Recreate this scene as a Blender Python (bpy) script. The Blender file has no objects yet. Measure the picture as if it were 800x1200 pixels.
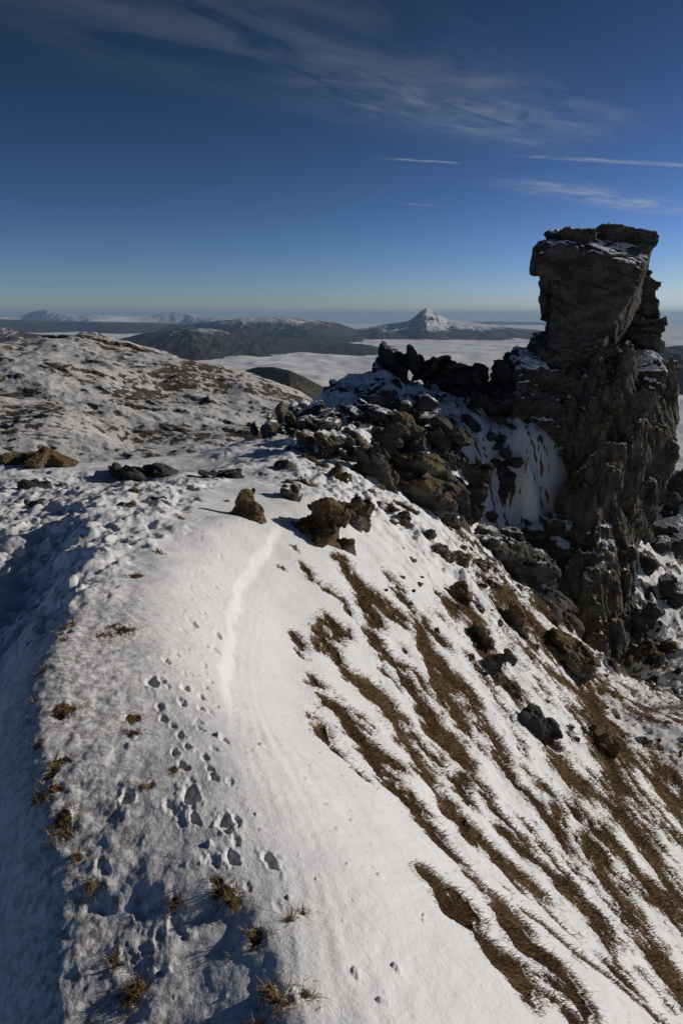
import bpy, math, time
import numpy as np
T0 = time.time()
R = math.radians
sc = bpy.context.scene
COL = sc.collection

# ------------------------------------------------------------------ camera model
F = 900.0; TH = math.atan(232 / 900.0); CT, ST = math.cos(TH), math.sin(TH)
CAM = np.array([0.0, 0.0, 1.7])
SUN_AZ, SUN_EL = R(72), R(19)          # azimuth from +Y towards +X

def ray(u, v):
    a = (600 - v) / F
    return np.array([(u - 400) / F, CT + a * ST, -ST + a * CT])

def P(u, v, Y):
    d = ray(u, v)
    return CAM + d * (Y / d[1])

# ------------------------------------------------------------------ numpy noise
def _h(ix, iy, iz, s):
    h = (ix.astype(np.uint32) * np.uint32(374761393) + iy.astype(np.uint32) * np.uint32(668265263)
         + iz.astype(np.uint32) * np.uint32(2147483647) + np.uint32((s * 974634777) & 0xffffffff))
    h = (h ^ (h >> np.uint32(13))) * np.uint32(1274126177)
    h = (h ^ (h >> np.uint32(15))) * np.uint32(2246822519)
    return h ^ (h >> np.uint32(16))

def rnd(ix, iy, iz, s):
    return _h(ix, iy, iz, s).astype(np.float64) / 4294967295.0

def vnoise2(x, y, s=0):
    ix = np.floor(x).astype(np.int64); iy = np.floor(y).astype(np.int64)
    fx = x - ix; fy = y - iy
    ux = fx * fx * fx * (fx * (fx * 6 - 15) + 10); uy = fy * fy * fy * (fy * (fy * 6 - 15) + 10)
    z = np.zeros_like(ix)
    def g(dx, dy):
        a = rnd(ix + dx, iy + dy, z, s) * 6.2831853
        return np.cos(a) * (fx - dx) + np.sin(a) * (fy - dy)
    n0 = g(0, 0) * (1 - ux) + g(1, 0) * ux
    n1 = g(0, 1) * (1 - ux) + g(1, 1) * ux
    return (n0 * (1 - uy) + n1 * uy) * 1.5

def fbm2(x, y, s=0, o=4, gain=.5):
    r = 0; a = 1.0; t = 0
    for i in range(o):
        r = r + a * vnoise2(x * 2.03 ** i + 17.3 * i, y * 2.03 ** i - 9.1 * i, s + i); t += a; a *= gain
    return r / t * 1.4

def ridged2(x, y, s=0, o=4):
    r = 0; a = 1.0; t = 0
    for i in range(o):
        r = r + a * (1 - 2 * np.abs(vnoise2(x * 2.1 ** i, y * 2.1 ** i, s + i))); t += a; a *= .5
    return r / t

def facet2(x, y, s=0, tilt=.8):
    """plane-faceted cell noise; returns about -1..1"""
    ix = np.floor(x).astype(np.int64); iy = np.floor(y).astype(np.int64)
    best = np.full(x.shape, 1e9); val = np.zeros(x.shape); z = np.zeros_like(ix)
    for dx in (-1, 0, 1):
        for dy in (-1, 0, 1):
            cx = ix + dx; cy = iy + dy
            px = cx + rnd(cx, cy, z, s); py = cy + rnd(cx, cy, z + 1, s)
            ax = x - px; ay = y - py
            d = ax * ax + ay * ay
            v = (rnd(cx, cy, z + 2, s) - .5) * 1.4 + tilt * ((rnd(cx, cy, z + 3, s) - .5) * 2 * ax + (rnd(cx, cy, z + 4, s) - .5) * 2 * ay)
            m = d < best
            best = np.where(m, d, best); val = np.where(m, v, val)
    return val

def domes2(x, y, s=0, dens=.5):
    """scattered half-round lumps, 0..1"""
    ix = np.floor(x).astype(np.int64); iy = np.floor(y).astype(np.int64); z = np.zeros_like(ix); out = np.zeros(x.shape)
    for dx in (-1, 0, 1):
        for dy in (-1, 0, 1):
            cx = ix + dx; cy = iy + dy
            on = rnd(cx, cy, z, s) < dens
            r = .22 + .42 * rnd(cx, cy, z + 1, s) ** 2
            ax = (x - cx - rnd(cx, cy, z + 2, s)); ay = (y - cy - rnd(cx, cy, z + 3, s)) 
            e = .7 + .6 * rnd(cx, cy, z + 4, s)
            d = np.sqrt((ax * e) ** 2 + (ay / e) ** 2) / r
            out = np.maximum(out, np.where(on, np.sqrt(np.maximum(1 - d * d, 0)) * r * 1.5, 0))
    return out

def vnoise3(p, s=0):
    ip = np.floor(p).astype(np.int64); f = p - ip
    u = f * f * (3 - 2 * f); r = 0
    for dx in (0, 1):
        wx = u[:, 0] if dx else 1 - u[:, 0]
        for dy in (0, 1):
            wy = u[:, 1] if dy else 1 - u[:, 1]
            for dz in (0, 1):
                wz = u[:, 2] if dz else 1 - u[:, 2]
                r = r + wx * wy * wz * rnd(ip[:, 0] + dx, ip[:, 1] + dy, ip[:, 2] + dz, s)
    return r * 2 - 1

def fbm3(p, s=0, o=4):
    r = 0; a = 1.0; t = 0
    for i in range(o):
        r = r + a * vnoise3(p * 2.07 ** i + 5.7 * i, s + i); t += a; a *= .5
    return r / t

def facet3(p, s=0, tilt=.9):
    ip = np.floor(p).astype(np.int64)
    best = np.full(len(p), 1e9); val = np.zeros(len(p))
    for dx in (-1, 0, 1):
        for dy in (-1, 0, 1):
            for dz in (-1, 0, 1):
                cx = ip[:, 0] + dx; cy = ip[:, 1] + dy; cz = ip[:, 2] + dz
                a0 = p[:, 0] - cx - rnd(cx, cy, cz, s); a1 = p[:, 1] - cy - rnd(cx, cy, cz, s + 1); a2 = p[:, 2] - cz - rnd(cx, cy, cz, s + 2)
                d = a0 * a0 + a1 * a1 + a2 * a2
                v = (rnd(cx, cy, cz, s + 3) - .5) * 1.3 + tilt * 2 * ((rnd(cx, cy, cz, s + 4) - .5) * a0 + (rnd(cx, cy, cz, s + 5) - .5) * a1 + (rnd(cx, cy, cz, s + 6) - .5) * a2)
                m = d < best
                best = np.where(m, d, best); val = np.where(m, v, val)
    return val

def sm(a, b, x):
    t = np.clip((x - a) / (b - a), 0, 1)
    return t * t * (3 - 2 * t)

def tps_fit(pts, lam=1e-4):
    pts = np.array(pts, float); xy = pts[:, :2]; n = len(pts)
    d2 = ((xy[:, None] - xy[None]) ** 2).sum(-1)
    K = .5 * d2 * np.log(d2 + 1e-12) + lam * np.eye(n) * d2.mean()
    Pm = np.c_[np.ones(n), xy]
    A = np.zeros((n + 3, n + 3)); A[:n, :n] = K; A[:n, n:] = Pm; A[n:, :n] = Pm.T
    w = np.linalg.solve(A, np.r_[pts[:, 2], 0, 0, 0])
    def ev(x, y):
        r = w[n] + w[n + 1] * x + w[n + 2] * y
        for i in range(n):
            d = (x - xy[i, 0]) ** 2 + (y - xy[i, 1]) ** 2
            r = r + w[i] * .5 * d * np.log(d + 1e-12)
        return r
    return ev

# ------------------------------------------------------------------ object helpers
def setp(o, label=None, cat=None, group=None, kind=None):
    for k, v in (('label', label), ('category', cat), ('group', group), ('kind', kind)):
        if v: o[k] = v
    return o

def mesh_np(name, V, faces, mat, parent=None, attrs=None, smooth=True, origin=None, nper=4):
    """V (n,3) array, faces (m,nper) int array"""
    V = np.asarray(V, float)
    o3 = np.zeros(3) if origin is None else np.asarray(origin, float)
    me = bpy.data.meshes.new(name)
    faces = np.asarray(faces, np.int32)
    me.vertices.add(len(V)); me.vertices.foreach_set('co', (V - o3).astype(np.float32).ravel())
    me.loops.add(faces.size); me.loops.foreach_set('vertex_index', faces.ravel())
    me.polygons.add(len(faces))
    me.polygons.foreach_set('loop_start', np.arange(0, faces.size, nper, dtype=np.int32))
    me.polygons.foreach_set('loop_total', np.full(len(faces), nper, np.int32))
    me.polygons.foreach_set('use_smooth', np.full(len(faces), smooth, bool))
    me.update(calc_edges=True)
    for k, a in (attrs or {}).items():
        at = me.attributes.new(k, 'FLOAT', 'POINT'); at.data.foreach_set('value', np.asarray(a, np.float32))
    me.materials.append(mat)
    o = bpy.data.objects.new(name, me); COL.objects.link(o)
    if parent: 
        o.parent = parent; o.location = o3 - np.array(parent.location)
    else: o.location = o3
    return o

def grid_faces(nr, nc, wrap=False):
    i = np.arange(nr - 1)[:, None]; j = np.arange(nc if wrap else nc - 1)[None]
    j2 = (j + 1) % nc
    a = i * nc + j; b = i * nc + j2; c = (i + 1) * nc + j2; d = (i + 1) * nc + j
    return np.stack([a, b, c, d], -1).reshape(-1, 4)

# ------------------------------------------------------------------ material helpers
class NT:
    def __init__(s, name):
        s.m = bpy.data.materials.new(name); s.m.use_nodes = True
        s.n = s.m.node_tree.nodes; s.l = s.m.node_tree.links
        s.b = s.n['Principled BSDF']
    def new(s, t, **k):
        n = s.n.new(t)
        for a, v in k.items(): setattr(n, a, v)
        return n
    def link(s, a, b): s.l.new(a, b)
    def val(s, sock, v):
        if hasattr(v, 'is_output') or isinstance(v, bpy.types.NodeSocket): s.l.new(v, sock)
        else: sock.default_value = v
    def math(s, op, a, b=0.0, c=None, clamp=False):
        n = s.new('ShaderNodeMath', operation=op); n.use_clamp = clamp
        s.val(n.inputs[0], a); s.val(n.inputs[1], b)
        if c is not None: s.val(n.inputs[2], c)
        return n.outputs[0]
    def noise(s, scale, detail=4, rough=.55, vec=None, dist=0.0):
        n = s.new('ShaderNodeTexNoise'); n.inputs['Scale'].default_value = scale
        n.inputs['Detail'].default_value = detail; n.inputs['Roughness'].default_value = rough
        n.inputs['Distortion'].default_value = dist
        s.link(vec if vec is not None else s.pos(), n.inputs['Vector'])
        return n.outputs['Fac']
    def pos(s):
        if not hasattr(s, '_p'): s._p = s.new('ShaderNodeNewGeometry')
        return s._p.outputs['Position']
    def objpos(s, scale=(1, 1, 1), rot=(0, 0, 0)):
        tc = s.new('ShaderNodeNewGeometry'); m = s.new('ShaderNodeMapping')
        m.inputs['Scale'].default_value = scale; m.inputs['Rotation'].default_value = rot
        s.link(tc.outputs['Position'], m.inputs['Vector']); return m.outputs[0]
    def attr(s, name):
        n = s.new('ShaderNodeAttribute'); n.attribute_name = name; return n.outputs['Fac']
    def ramp(s, fac, lo, hi):
        n = s.new('ShaderNodeMapRange'); n.interpolation_type = 'SMOOTHSTEP'
        n.inputs['From Min'].default_value = lo; n.inputs['From Max'].default_value = hi
        s.val(n.inputs['Value'], fac); return n.outputs['Result']
    def mix(s, fac, a, b):
        n = s.new('ShaderNodeMix', data_type='RGBA')
        s.val(n.inputs['Factor'], fac)
        s.val(n.inputs['A'] if False else n.inputs[6], (*a, 1) if isinstance(a, tuple) and len(a) == 3 else a)
        s.val(n.inputs[7], (*b, 1) if isinstance(b, tuple) and len(b) == 3 else b)
        return n.outputs[2]
    def bump(s, h, dist, strength=1.0, normal=None):
        n = s.new('ShaderNodeBump'); n.inputs['Distance'].default_value = dist; n.inputs['Strength'].default_value = strength
        s.link(h, n.inputs['Height'])
        if normal is not None: s.link(normal, n.inputs['Normal'])
        return n.outputs['Normal']
    def out(s, col, rough, normal=None, spec=.3):
        s.val(s.b.inputs['Base Color'], (*col, 1) if isinstance(col, tuple) and len(col) == 3 else col)
        s.val(s.b.inputs['Roughness'], rough)
        s.b.inputs['Specular IOR Level'].default_value = spec
        if normal is not None: s.link(normal, s.b.inputs['Normal'])
        return s.m

SNOW = (.80, .80, .80)

def mat_terrain():
    t = NT('snow_and_turf')
    g = t.attr('bare'); rk = t.attr('rock'); dirt = t.attr('thin')
    n1 = t.noise(28, 5, .65); n2 = t.noise(6, 3); n3 = t.noise(90, 3, .6)
    e = t.math('ADD', g, t.math('ADD', t.math('MULTIPLY', t.math('SUBTRACT', n1, .5), .8), t.math('MULTIPLY', t.math('SUBTRACT', n3, .5), .5)))
    gm = t.ramp(e, .42, .56)
    snow = t.mix(t.ramp(n2, .35, .7), (.82, .82, .825), (.77, .775, .79))
    th = t.math('MULTIPLY', dirt, t.ramp(t.math('ADD', n1, t.math('MULTIPLY', n3, .3)), .58, .78))
    snow = t.mix(t.math('MULTIPLY', th, .75), snow, (.22, .17, .12))
    turf = t.mix(t.ramp(t.math('ADD', t.math('MULTIPLY', n1, .5), t.math('MULTIPLY', n3, .5)), .36, .62), (.065, .042, .02), (.27, .175, .075))
    turf = t.mix(t.ramp(n2, .45, .75), turf, (.06, .045, .02))
    col = t.mix(gm, snow, turf)
    e2 = t.math('ADD', rk, t.math('MULTIPLY', t.math('SUBTRACT', t.noise(5, 6, .7), .5), .6))
    rm = t.ramp(e2, .46, .54)
    rock = t.mix(t.ramp(t.noise(3.5, 6, .7), .35, .65), (.022, .021, .020), (.075, .07, .064))
    rock = t.mix(t.ramp(t.noise(1.1, 4, .6), .55, .68), rock, (.06, .045, .02))
    col = t.mix(rm, col, rock)
    h = t.math('ADD', t.math('MULTIPLY', n3, .35), n1)
    nb = t.bump(h, .012, .6)
    nf = t.bump(t.noise(420, 2, .6), .002, .5, nb)
    return t.out(col, t.math('SUBTRACT', .75, t.math('MULTIPLY', gm, -.15)), nf, .25)

def mat_rock(name, moss=0.0, dark=1.0, scale=1.0, tint=(1, 1, 1), str3=(.6, .6, 3.2), rot=(18, -24, 10)):
    t = NT(name)
    c = lambda r, g, b: (r * dark * tint[0], g * dark * tint[1], b * dark * tint[2])
    lay = t.objpos(tuple(q * scale for q in str3), tuple(R(q) for q in rot))
    n1 = t.noise(1.6, 7, .68, lay); n2 = t.noise(5 * scale, 6, .7); n3 = t.noise(22 * scale, 4, .65)
    col = t.mix(t.ramp(n1, .36, .64), c(.045, .043, .041), c(.15, .142, .13))
    col = t.mix(t.ramp(n2, .52, .72), col, c(.20, .19, .175))
    col = t.mix(t.ramp(t.noise(2.3 * scale, 5, .6), .56, .7), col, c(.10, .068, .032))
    if moss:
        m = t.ramp(t.math('ADD', t.noise(1.3 * scale, 6, .65), t.math('MULTIPLY', t.attr('up'), .22)), .72 - .25 * moss, .80 - .25 * moss)
        mc = t.mix(t.ramp(n3, .35, .65), (.065, .046, .020), (.20, .138, .062))
        col = t.mix(m, col, mc)
    s = t.math('ADD', t.attr('snow'), t.math('MULTIPLY', t.math('SUBTRACT', t.noise(7 * scale, 5, .7), .5), .5))
    smk = t.ramp(s, .5, .58)
    col = t.mix(smk, col, SNOW)
    h = t.math('ADD', t.math('ADD', n1, t.math('MULTIPLY', n2, .6)), t.math('MULTIPLY', n3, .35))
    hb = t.math('MULTIPLY', h, t.math('SUBTRACT', 1.0, t.math('MULTIPLY', smk, .8)))
    return t.out(col, .85, t.bump(hb, .09 / scale, .9), .25)

def mat_hill(name, rock1, rock2, sc_, scl, bumpd, warm=(.10, .075, .045), snowc=(.74, .74, .76)):
    t = NT(name)
    vec = t.objpos((scl,) * 3)
    n1 = t.noise(1.0, 8, .68, vec); n2 = t.noise(6.0, 6, .7, vec)
    col = t.mix(t.ramp(n2, .35, .65), rock1, rock2)
    col = t.mix(t.ramp(n1, .5, .66), col, warm)
    s = t.math('ADD', t.attr('snow'), t.math('MULTIPLY', t.math('SUBTRACT', n2, .5), 1.1))
    s = t.math('ADD', s, t.math('MULTIPLY', t.math('SUBTRACT', n1, .5), .7))
    s = t.math('ADD', s, t.math('MULTIPLY', t.math('SUBTRACT', t.noise(17.0, 4, .7, vec), .5), .8))
    col = t.mix(t.math('MULTIPLY', t.ramp(s, .45, .62), sc_), col, snowc)
    return t.out(col, .9, t.bump(t.math('ADD', n1, n2), bumpd, .7), .1)

# ------------------------------------------------------------------ near terrain height
ys_ = [-6, 0, 1.5, 2.15, 3.0, 4.0, 4.8, 6.2, 8.5, 11, 15]
def Rz(y): return np.interp(y, ys_, [.15, .03, 0, 0, -.03, -.08, -.12, -.27, -.49, -.75, -1.2])
def Xe(y): return np.interp(y, [-6, 0, 1.5, 1.95, 2.4, 3.0, 3.9, 4.8, 6.4, 9, 12], [.6, .25, .02, -.06, -.16, -.32, -.50, -.62, -.72, -.5, 0.0])
def Xl(y): return np.interp(y, [-6, 1.5, 2.2, 2.8, 3.5, 4.5, 6, 8], [-.7, -.84, -1.05, -1.33, -1.52, -1.68, -2.05, -2.6])
def Dl(y): return np.interp(y, [-6, 1.5, 2.8, 3.5, 4.5, 6, 9], [.7, .64, .56, .50, .40, .30, .12])
def h_ana(x, y):
    s = x - Xe(y)
    k = .60
    right = .95 * (np.sqrt(np.maximum(s + np.interp(y, [0, 1.5, 2.4, 3.2, 4.2, 6, 9, 12], [.2, .26, .34, .48, .72, .80, .5, .34]), 0) ** 2 + k * k) - k)
    l = Xl(y) - x
    left = Dl(y) * sm(-.15, .55, l) + .035 * np.maximum(l, 0) - np.interp(y, [0, 1.5, 2.0, 2.6, 3.4, 6, 9, 12], [-.22, -.20, -.10, .05, .14, .14, .10, .0]) * np.clip(-s - .1, 0, Xe(y) - Xl(y)) 
    return Rz(y) - right - left

ctrl = []
for u, v, Y in [
    # plateau left, skyline
    (-260, 560, 13), (-130, 600, 8.6), (-150, 552, 15), (0, 546, 16), (0, 575, 11.5), (100, 544, 17), (110, 575, 11.5), (200, 537, 19), (200, 570, 12), (255, 532, 20),
    (300, 524, 20.5), (300, 560, 13), (250, 545, 16.5),
    # crest band of rock
    (345, 505, 21), (330, 540, 16), (390, 500, 21.5), (370, 535, 17), (400, 560, 14.2), (350, 580, 11.5), (420, 520, 19.5),
    # rib between the lit slope and the gully
    (450, 580, 14.5), (500, 612, 14.3), (560, 668, 14), (620, 722, 14), (670, 775, 14), (720, 810, 14.5),
    # gully behind the rib
    (500, 585, 20.5), (545, 622, 21.5), (585, 665, 21.5), (450, 545, 19.5), (635, 715, 20.5),
    # rise behind the gully to the ridge
    (480, 540, 21.5), (520, 540, 24), (560, 580, 24.5), (600, 600, 25.3), (640, 620, 25.6), (560, 530, 25), (620, 560, 25.5), (640, 530, 26.5),
    (380, 470, 25), (420, 440, 27), (460, 440, 28), (430, 484, 24), (500, 484, 26), (545, 476, 28.5), (590, 494, 28.5), (620, 500, 29), (645, 505, 28.5),
    # feet of the tower
    (600, 690, 21.5), (650, 745, 21.5), (700, 795, 21.8), (740, 765, 23.5), (790, 745, 24.5), (860, 780, 22), (800, 700, 27), (770, 640, 30), (810, 620, 31),
    (780, 565, 34), (830, 552, 35), (900, 575, 34), (760, 830, 15.5), (800, 860, 12.5), (860, 840, 15), (700, 830, 13)]:
    ctrl.append(P(u, v, Y))
for y in (6.5, 8, 9.5, 10.5):
    for x in (-8, -5, -3.4, -2.2, -1.2, -.4, .3, 1, 2, 3.2, 4.5, 6):
        ctrl.append((x, y, float(h_ana(np.array(float(x)), np.array(float(y))))))
for x, y, z in [(-25, 8, -7), (-22, 18, -8), (-22, 0, -5), (-14, 26, -9), (-5, 30, -8), (-8, 40, -20), (3, 37, -7), (8, 42, -12), (16, 44, -14), (-20, 45, -28),
                (24, 30, -22), (24, 20, -21), (20, 10, -17.5), (14, 8, -12), (12, 14, -10.5), (16, 20, -14), (24, 40, -19), (0, 50, -24), (20, 55, -32), (-4, 24, -4.5), (-9, 20, -4.2)]:
    ctrl.append((x, y, z))
tps = tps_fit(ctrl, 2e-5)
def base_h(x, y):
    """smooth ground"""
    w = sm(7.5, 10.5, y)
    a = h_ana(x, y)
    # far outside the fitted area fall away evenly
    r = np.hypot(x, y - 12)
    t = tps(x, np.maximum(y, 6))
    t = t - .55 * np.maximum(r - 38, 0) 
    a = a - .25 * np.maximum(-8 - x, 0)
    return a * (1 - w) + t * w

def hit(u, v, lo=1.2, hi=48):
    d = ray(u, v); d = d / d[1]
    Y = np.geomspace(lo, hi, 900)
    pts = CAM[None] + Y[:, None] * d[None]
    g = base_h(pts[:, 0], pts[:, 1])
    b = np.where(pts[:, 2] < g)[0]
    if len(b) == 0: return P(u, v, hi)
    i = b[0]
    return np.array([pts[i, 0], pts[i, 1], g[i]])

# ---- traced turf streaks (world polylines with half widths in metres)
def Z6(*q): return [(200 + a / 2, 500 + b / 2) for a, b in q]
def Z7(*q): return [(400 + a / 2, 780 + b / 2) for a, b in q]
streaks = [
    (Z7((0,120),(60,190),(120,270),(180,350),(240,420),(310,500),(370,580),(440,650),(500,720),(540,800),(570,850)), 22),
    (Z7((200,490),(250,540),(310,590),(360,650),(410,710)), 15),
    (Z7((20,20),(90,80),(130,160),(190,240),(250,330),(300,390),(380,470),(450,510)), 17),
    (Z7((410,560),(480,620),(560,700),(640,750),(720,820)), 10),
    (Z7((110,30),(170,100),(230,170),(290,220)), 14), (Z7((200,0),(230,60),(250,100)), 17),
    (Z7((270,240),(290,310),(350,370),(430,430),(500,500),(580,560)), 9), (Z7((320,270),(350,330),(430,420)), 9),
    (Z7((350,200),(400,270),(480,360),(500,400)), 10), (Z7((430,240),(480,300),(500,370)), 9),
    (Z7((590,90),(610,170),(625,230),(650,275)), 22), (Z7((630,130),(640,190)), 14),
    (Z7((520,260),(600,310),(680,370),(730,460)), 12),
    (Z7((600,460),(660,560),(720,650),(780,740),(820,800)), 20), (Z7((620,400),(700,510),(780,590),(840,640)), 12),
    (Z7((580,570),(620,640),(640,720)), 15), (Z7((730,270),(780,300),(830,350)), 20), (Z7((680,640),(740,700),(800,790)), 13),
    (Z7((540,350),(620,410)), 8), (Z7((0,190),(40,250)), 8), (Z7((290,80),(350,170)), 8), (Z7((650,330),(690,400)), 16),
    (Z7((700,420),(760,520),(830,600)), 10), (Z7((480,440),(540,520)), 7), (Z7((760,380),(830,470)), 9),
    (Z6((300,520),(350,600),(400,650),(450,740),(520,800)), 17), (Z6((370,460),(400,540),(450,600),(520,650),(580,740),(640,800)), 15),
    (Z6((405,330),(450,390),(520,440),(570,470)), 13), (Z6((480,500),(530,570),(570,620),(620,700),(660,760)), 15),
    (Z6((590,500),(630,570),(650,640)), 20), (Z6((360,375),(400,415)), 11), (Z6((290,300),(330,350)), 7), (Z6((345,690),(430,790)), 9),
    (Z6((280,465),(305,495)), 6), (Z6((520,370),(540,410)), 13), (Z6((460,440),(490,470)), 11), (Z6((700,640),(750,720),(780,780)), 10),
    (Z6((560,540),(580,600)), 9), (Z6((640,420),(700,440)), 12), (Z6((700,440),(740,540),(800,610)), 18),
    ([(590,700),(640,750),(690,785)], 22), ([(560,690),(590,720),(620,760)], 8), ([(575,690),(600,735)], 10), ([(640,720),(680,770)], 16),
    ([(745,770),(780,760)], 10), ([(700,810),(760,830),(800,850)], 8), ([(690,830),(720,860)], 14), ([(770,900),(800,930)], 16), ([(640,790),(700,830)], 7),
]
segs = []
for pl, wpx in streaks:
    pts = [hit(u, v) for u, v in pl]
    for a, b in zip(pts[:-1], pts[1:]):
        da = np.linalg.norm(a - CAM); db = np.linalg.norm(b - CAM)
        if np.linalg.norm(a - b) < 12: segs.append((a[:2], b[:2], wpx * da / F, wpx * db / F, (da + db) / 2))
def streak_mask(x, y):
    out = np.full(x.shape, -1.0)
    wob = .85 * fbm2(x * 2.1, y * 2.1, 40, 3) + .95 * fbm2(x * 7, y * 7, 41, 4) - .20 + .5 * fbm2(x * 1.1 + 5, y * 1.3, 47, 2)
    x = x + .13 * fbm2(x * 1.8, y * 1.8, 42, 4); y = y + .16 * fbm2(x * 1.8 + 7, y * 1.8, 43, 4)
    for a, b, wa, wb, D in segs:
        ab = b - a; L2 = (ab ** 2).sum() + 1e-9
        m = (x > min(a[0], b[0]) - 1.2) & (x < max(a[0], b[0]) + 1.2) & (y > min(a[1], b[1]) - 1.5) & (y < max(a[1], b[1]) + 1.5)
        if not m.any(): continue
        xm, ym = x[m], y[m]
        t = np.clip(((xm - a[0]) * ab[0] + (ym - a[1]) * ab[1]) / L2, 0, 1)
        # the slope is seen at a slant: distance across it in the slope's own plane
        dx = xm - (a[0] + t * ab[0]); dy = ym - (a[1] + t * ab[1])
        d = np.sqrt((dx * 1.3) ** 2 + (dy * .62) ** 2)
        w = wa + (wb - wa) * t
        out[m] = np.maximum(out[m], 1 - d / (w * 1.42 + 1e-6) + wob[m] * 1.0)
    return out

tufts_px = [(75,960,10),(160,1150,9),(300,1098,11),(265,1040,10),(275,1052,8),(255,1033,7),(75,833,14),(155,840,9),(158,860,7),(160,675,9),(150,742,9),(130,735,7),
            (212,610,5),(185,648,6),(150,1165,9),(315,1165,8),(330,1180,6),(120,745,9),(105,1040,6),(172,925,6),(205,905,5),(60,905,9),(70,890,8),(355,1168,5),(78,975,9),(64,925,8),
            (330,660,5),(345,640,5),(540,930,4)]
tufts = []
_tr = np.random.default_rng(3)
for _k in range(14):
    _y = 1.45 + 2.6 * _tr.random() ** 1.3; _x = float(Xl(_y)) + abs(_tr.normal(0, .16)) + .02
    tufts.append((_x, _y, _tr.uniform(.008, .022)))
for _k in range(4):
    _y = _tr.uniform(1.45, 2.1); _x = _tr.uniform(-.6, -.05); tufts.append((_x, _y, _tr.uniform(.006, .014)))
for u, v, w in tufts_px:
    p = hit(u, v); tufts.append((p[0], p[1], w * np.linalg.norm(p - CAM) / F))

# ---- animal and boot prints
prints_px = [(265,968,17,1),(228,963,11,1),(150,938,15,1),(272,1006,14,1),(316,1008,15,1),(222,935,20,1),(215,900,11,.8),(205,885,9,.7),(178,800,15,1),(190,797,9,.9),(217,806,11,1),(187,826,10,.9),
    (203,848,8,.9),(235,830,9,.8),(247,835,7,.7),(195,776,9,.9),(240,778,7,.9),(253,762,8,1),(225,732,12,1),(255,745,10,1),(268,753,9,1),(240,725,6,.7),(250,715,5,.6),(262,735,4,.5),(225,705,5,.6),
    (265,700,5,.6),(247,677,5,.6),(258,683,4,.5),(268,688,5,.5),(245,650,4,.5),(262,660,4,.5),(275,665,4,.5),(265,615,3,.5),(270,628,3,.5),(278,640,3,.5),(255,600,3,.4),(262,870,10,.7),(240,890,10,.7),
    (270,920,9,.6),(252,912,9,.6),(285,880,6,.4),(240,1010,8,.6),(200,950,14,.6),(165,1060,15,.5),(120,1020,14,.5),(205,1075,17,.5),(185,1090,12,.4),(150,1110,14,.4),(325,1060,10,.4),(290,1035,9,.4),(235,855,8,.8),(215,765,6,.6),
    (248,650,4,.6),(270,648,4,.6),(238,640,3,.5),(250,630,3,.5)]
prints = []
for i, (u, v, w, dp) in enumerate(prints_px):
    p = hit(u, v)
    prints.append((p[0], p[1], w * np.linalg.norm(p - CAM) / F, dp, 2.0 + .9 * math.sin(i * 2.3)))

_pr = np.random.default_rng(12)
for _ln in range(3):
    _pts = [hit(u_ + (_ln - 1) * 22, v_) for u_, v_ in ((262, 1010), (240, 930), (222, 860), (228, 800), (240, 740), (255, 690), (262, 640), (266, 600))]
    _yy = np.array([q[1] for q in _pts]); _xx = np.array([q[0] for q in _pts]); _y = _yy[0] + .1 * _ln; _k = 0
    while _y < 8.5:
        _k += 1
        prints.append((float(np.interp(_y, _yy, _xx)) + (.03 if _k % 2 else -.03) + _pr.normal(0, .015), _y, _pr.uniform(.026, .040), _pr.uniform(.5, .95), 2.0 + _pr.normal(0, 1.0)))
        _y += _pr.uniform(.13, .26)
# ---- polar grid round the camera foot
OX, OY = 0.0, 0.0
NC1, NR = 900, 1050
az = np.concatenate([np.linspace(-180, -48, 70, endpoint=False), np.linspace(-48, 44, NC1), np.linspace(44, 180, 72)[1:-1]])
azr = np.radians(az)
rr = np.concatenate([[0.05, .2, .4, .6], np.geomspace(.8, 62, NR), np.geomspace(64, 110, 14)])
A, RR = np.meshgrid(azr, rr)
X = OX + RR * np.sin(A); Y = OY + RR * np.cos(A)
x = X.ravel(); y = Y.ravel()
H = base_h(x, y)
dist = np.sqrt(x * x + y * y + 2.9)
# broad undulation
H += .10 * fbm2(x * .45, y * .45, 3, 3) * sm(3, 10, dist) + .03 * fbm2(x * 1.1, y * 1.1, 5, 3)
s_edge = x - Xe(y)
# churned snow on the left
path_x = np.interp(y, [0, 1.5, 2.8, 4, 6, 9, 12, 16, 20], [-.75, -.85, -1.25, -1.45, -1.6, -1.75, -2.0, -1.6, -1.2])
churn = sm(0, .4, path_x + .28 * sm(3, 6, y) + .25 * fbm2(x * 1.7, y * 1.7, 13, 3) - x) * sm(-14, -7, x) * sm(26, 17, y) 
churn = churn * sm(17, 10, y); churn = np.maximum(churn, .22 * sm(9, 13, y) * sm(21, 17, y) * sm(1.5, -.5, x))
wx = x + .10 * fbm2(x * 5, y * 5, 14, 3); wy = y + .10 * fbm2(x * 5 + 9, y * 5, 15, 3)
cl = facet2(x * 5.2 + fbm2(x * 2, y * 2, 8, 2), y * 4.2, 9, .9); cl2 = facet2(x * 11, y * 10, 19, .8)
lump = np.abs(fbm2(x * 3.1, y * 2.7, 11, 4))
big = fbm2(x * 1.5, y * 1.3, 12, 3)
fad = sm(.0, 3.0, y)
cd1 = domes2(wx * 3.6, wy * 3.2, 16, .55); cd2 = domes2(wx * 8, wy * 7, 17, .5); pit = domes2(wx * 2.3 + 4, wy * 1.7, 18, .6); pit2 = domes2(wx * 4.2 + 4, wy * 3.1, 28, .5)
cf = churn * (.35 + .65 * sm(2.0, 4.0, y))
wx2 = x + .22 * fbm2(x * 2.1, y * 2.1, 34, 3); wy2 = y + .22 * fbm2(x * 2.1 + 5, y * 2.1, 35, 3)
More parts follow.
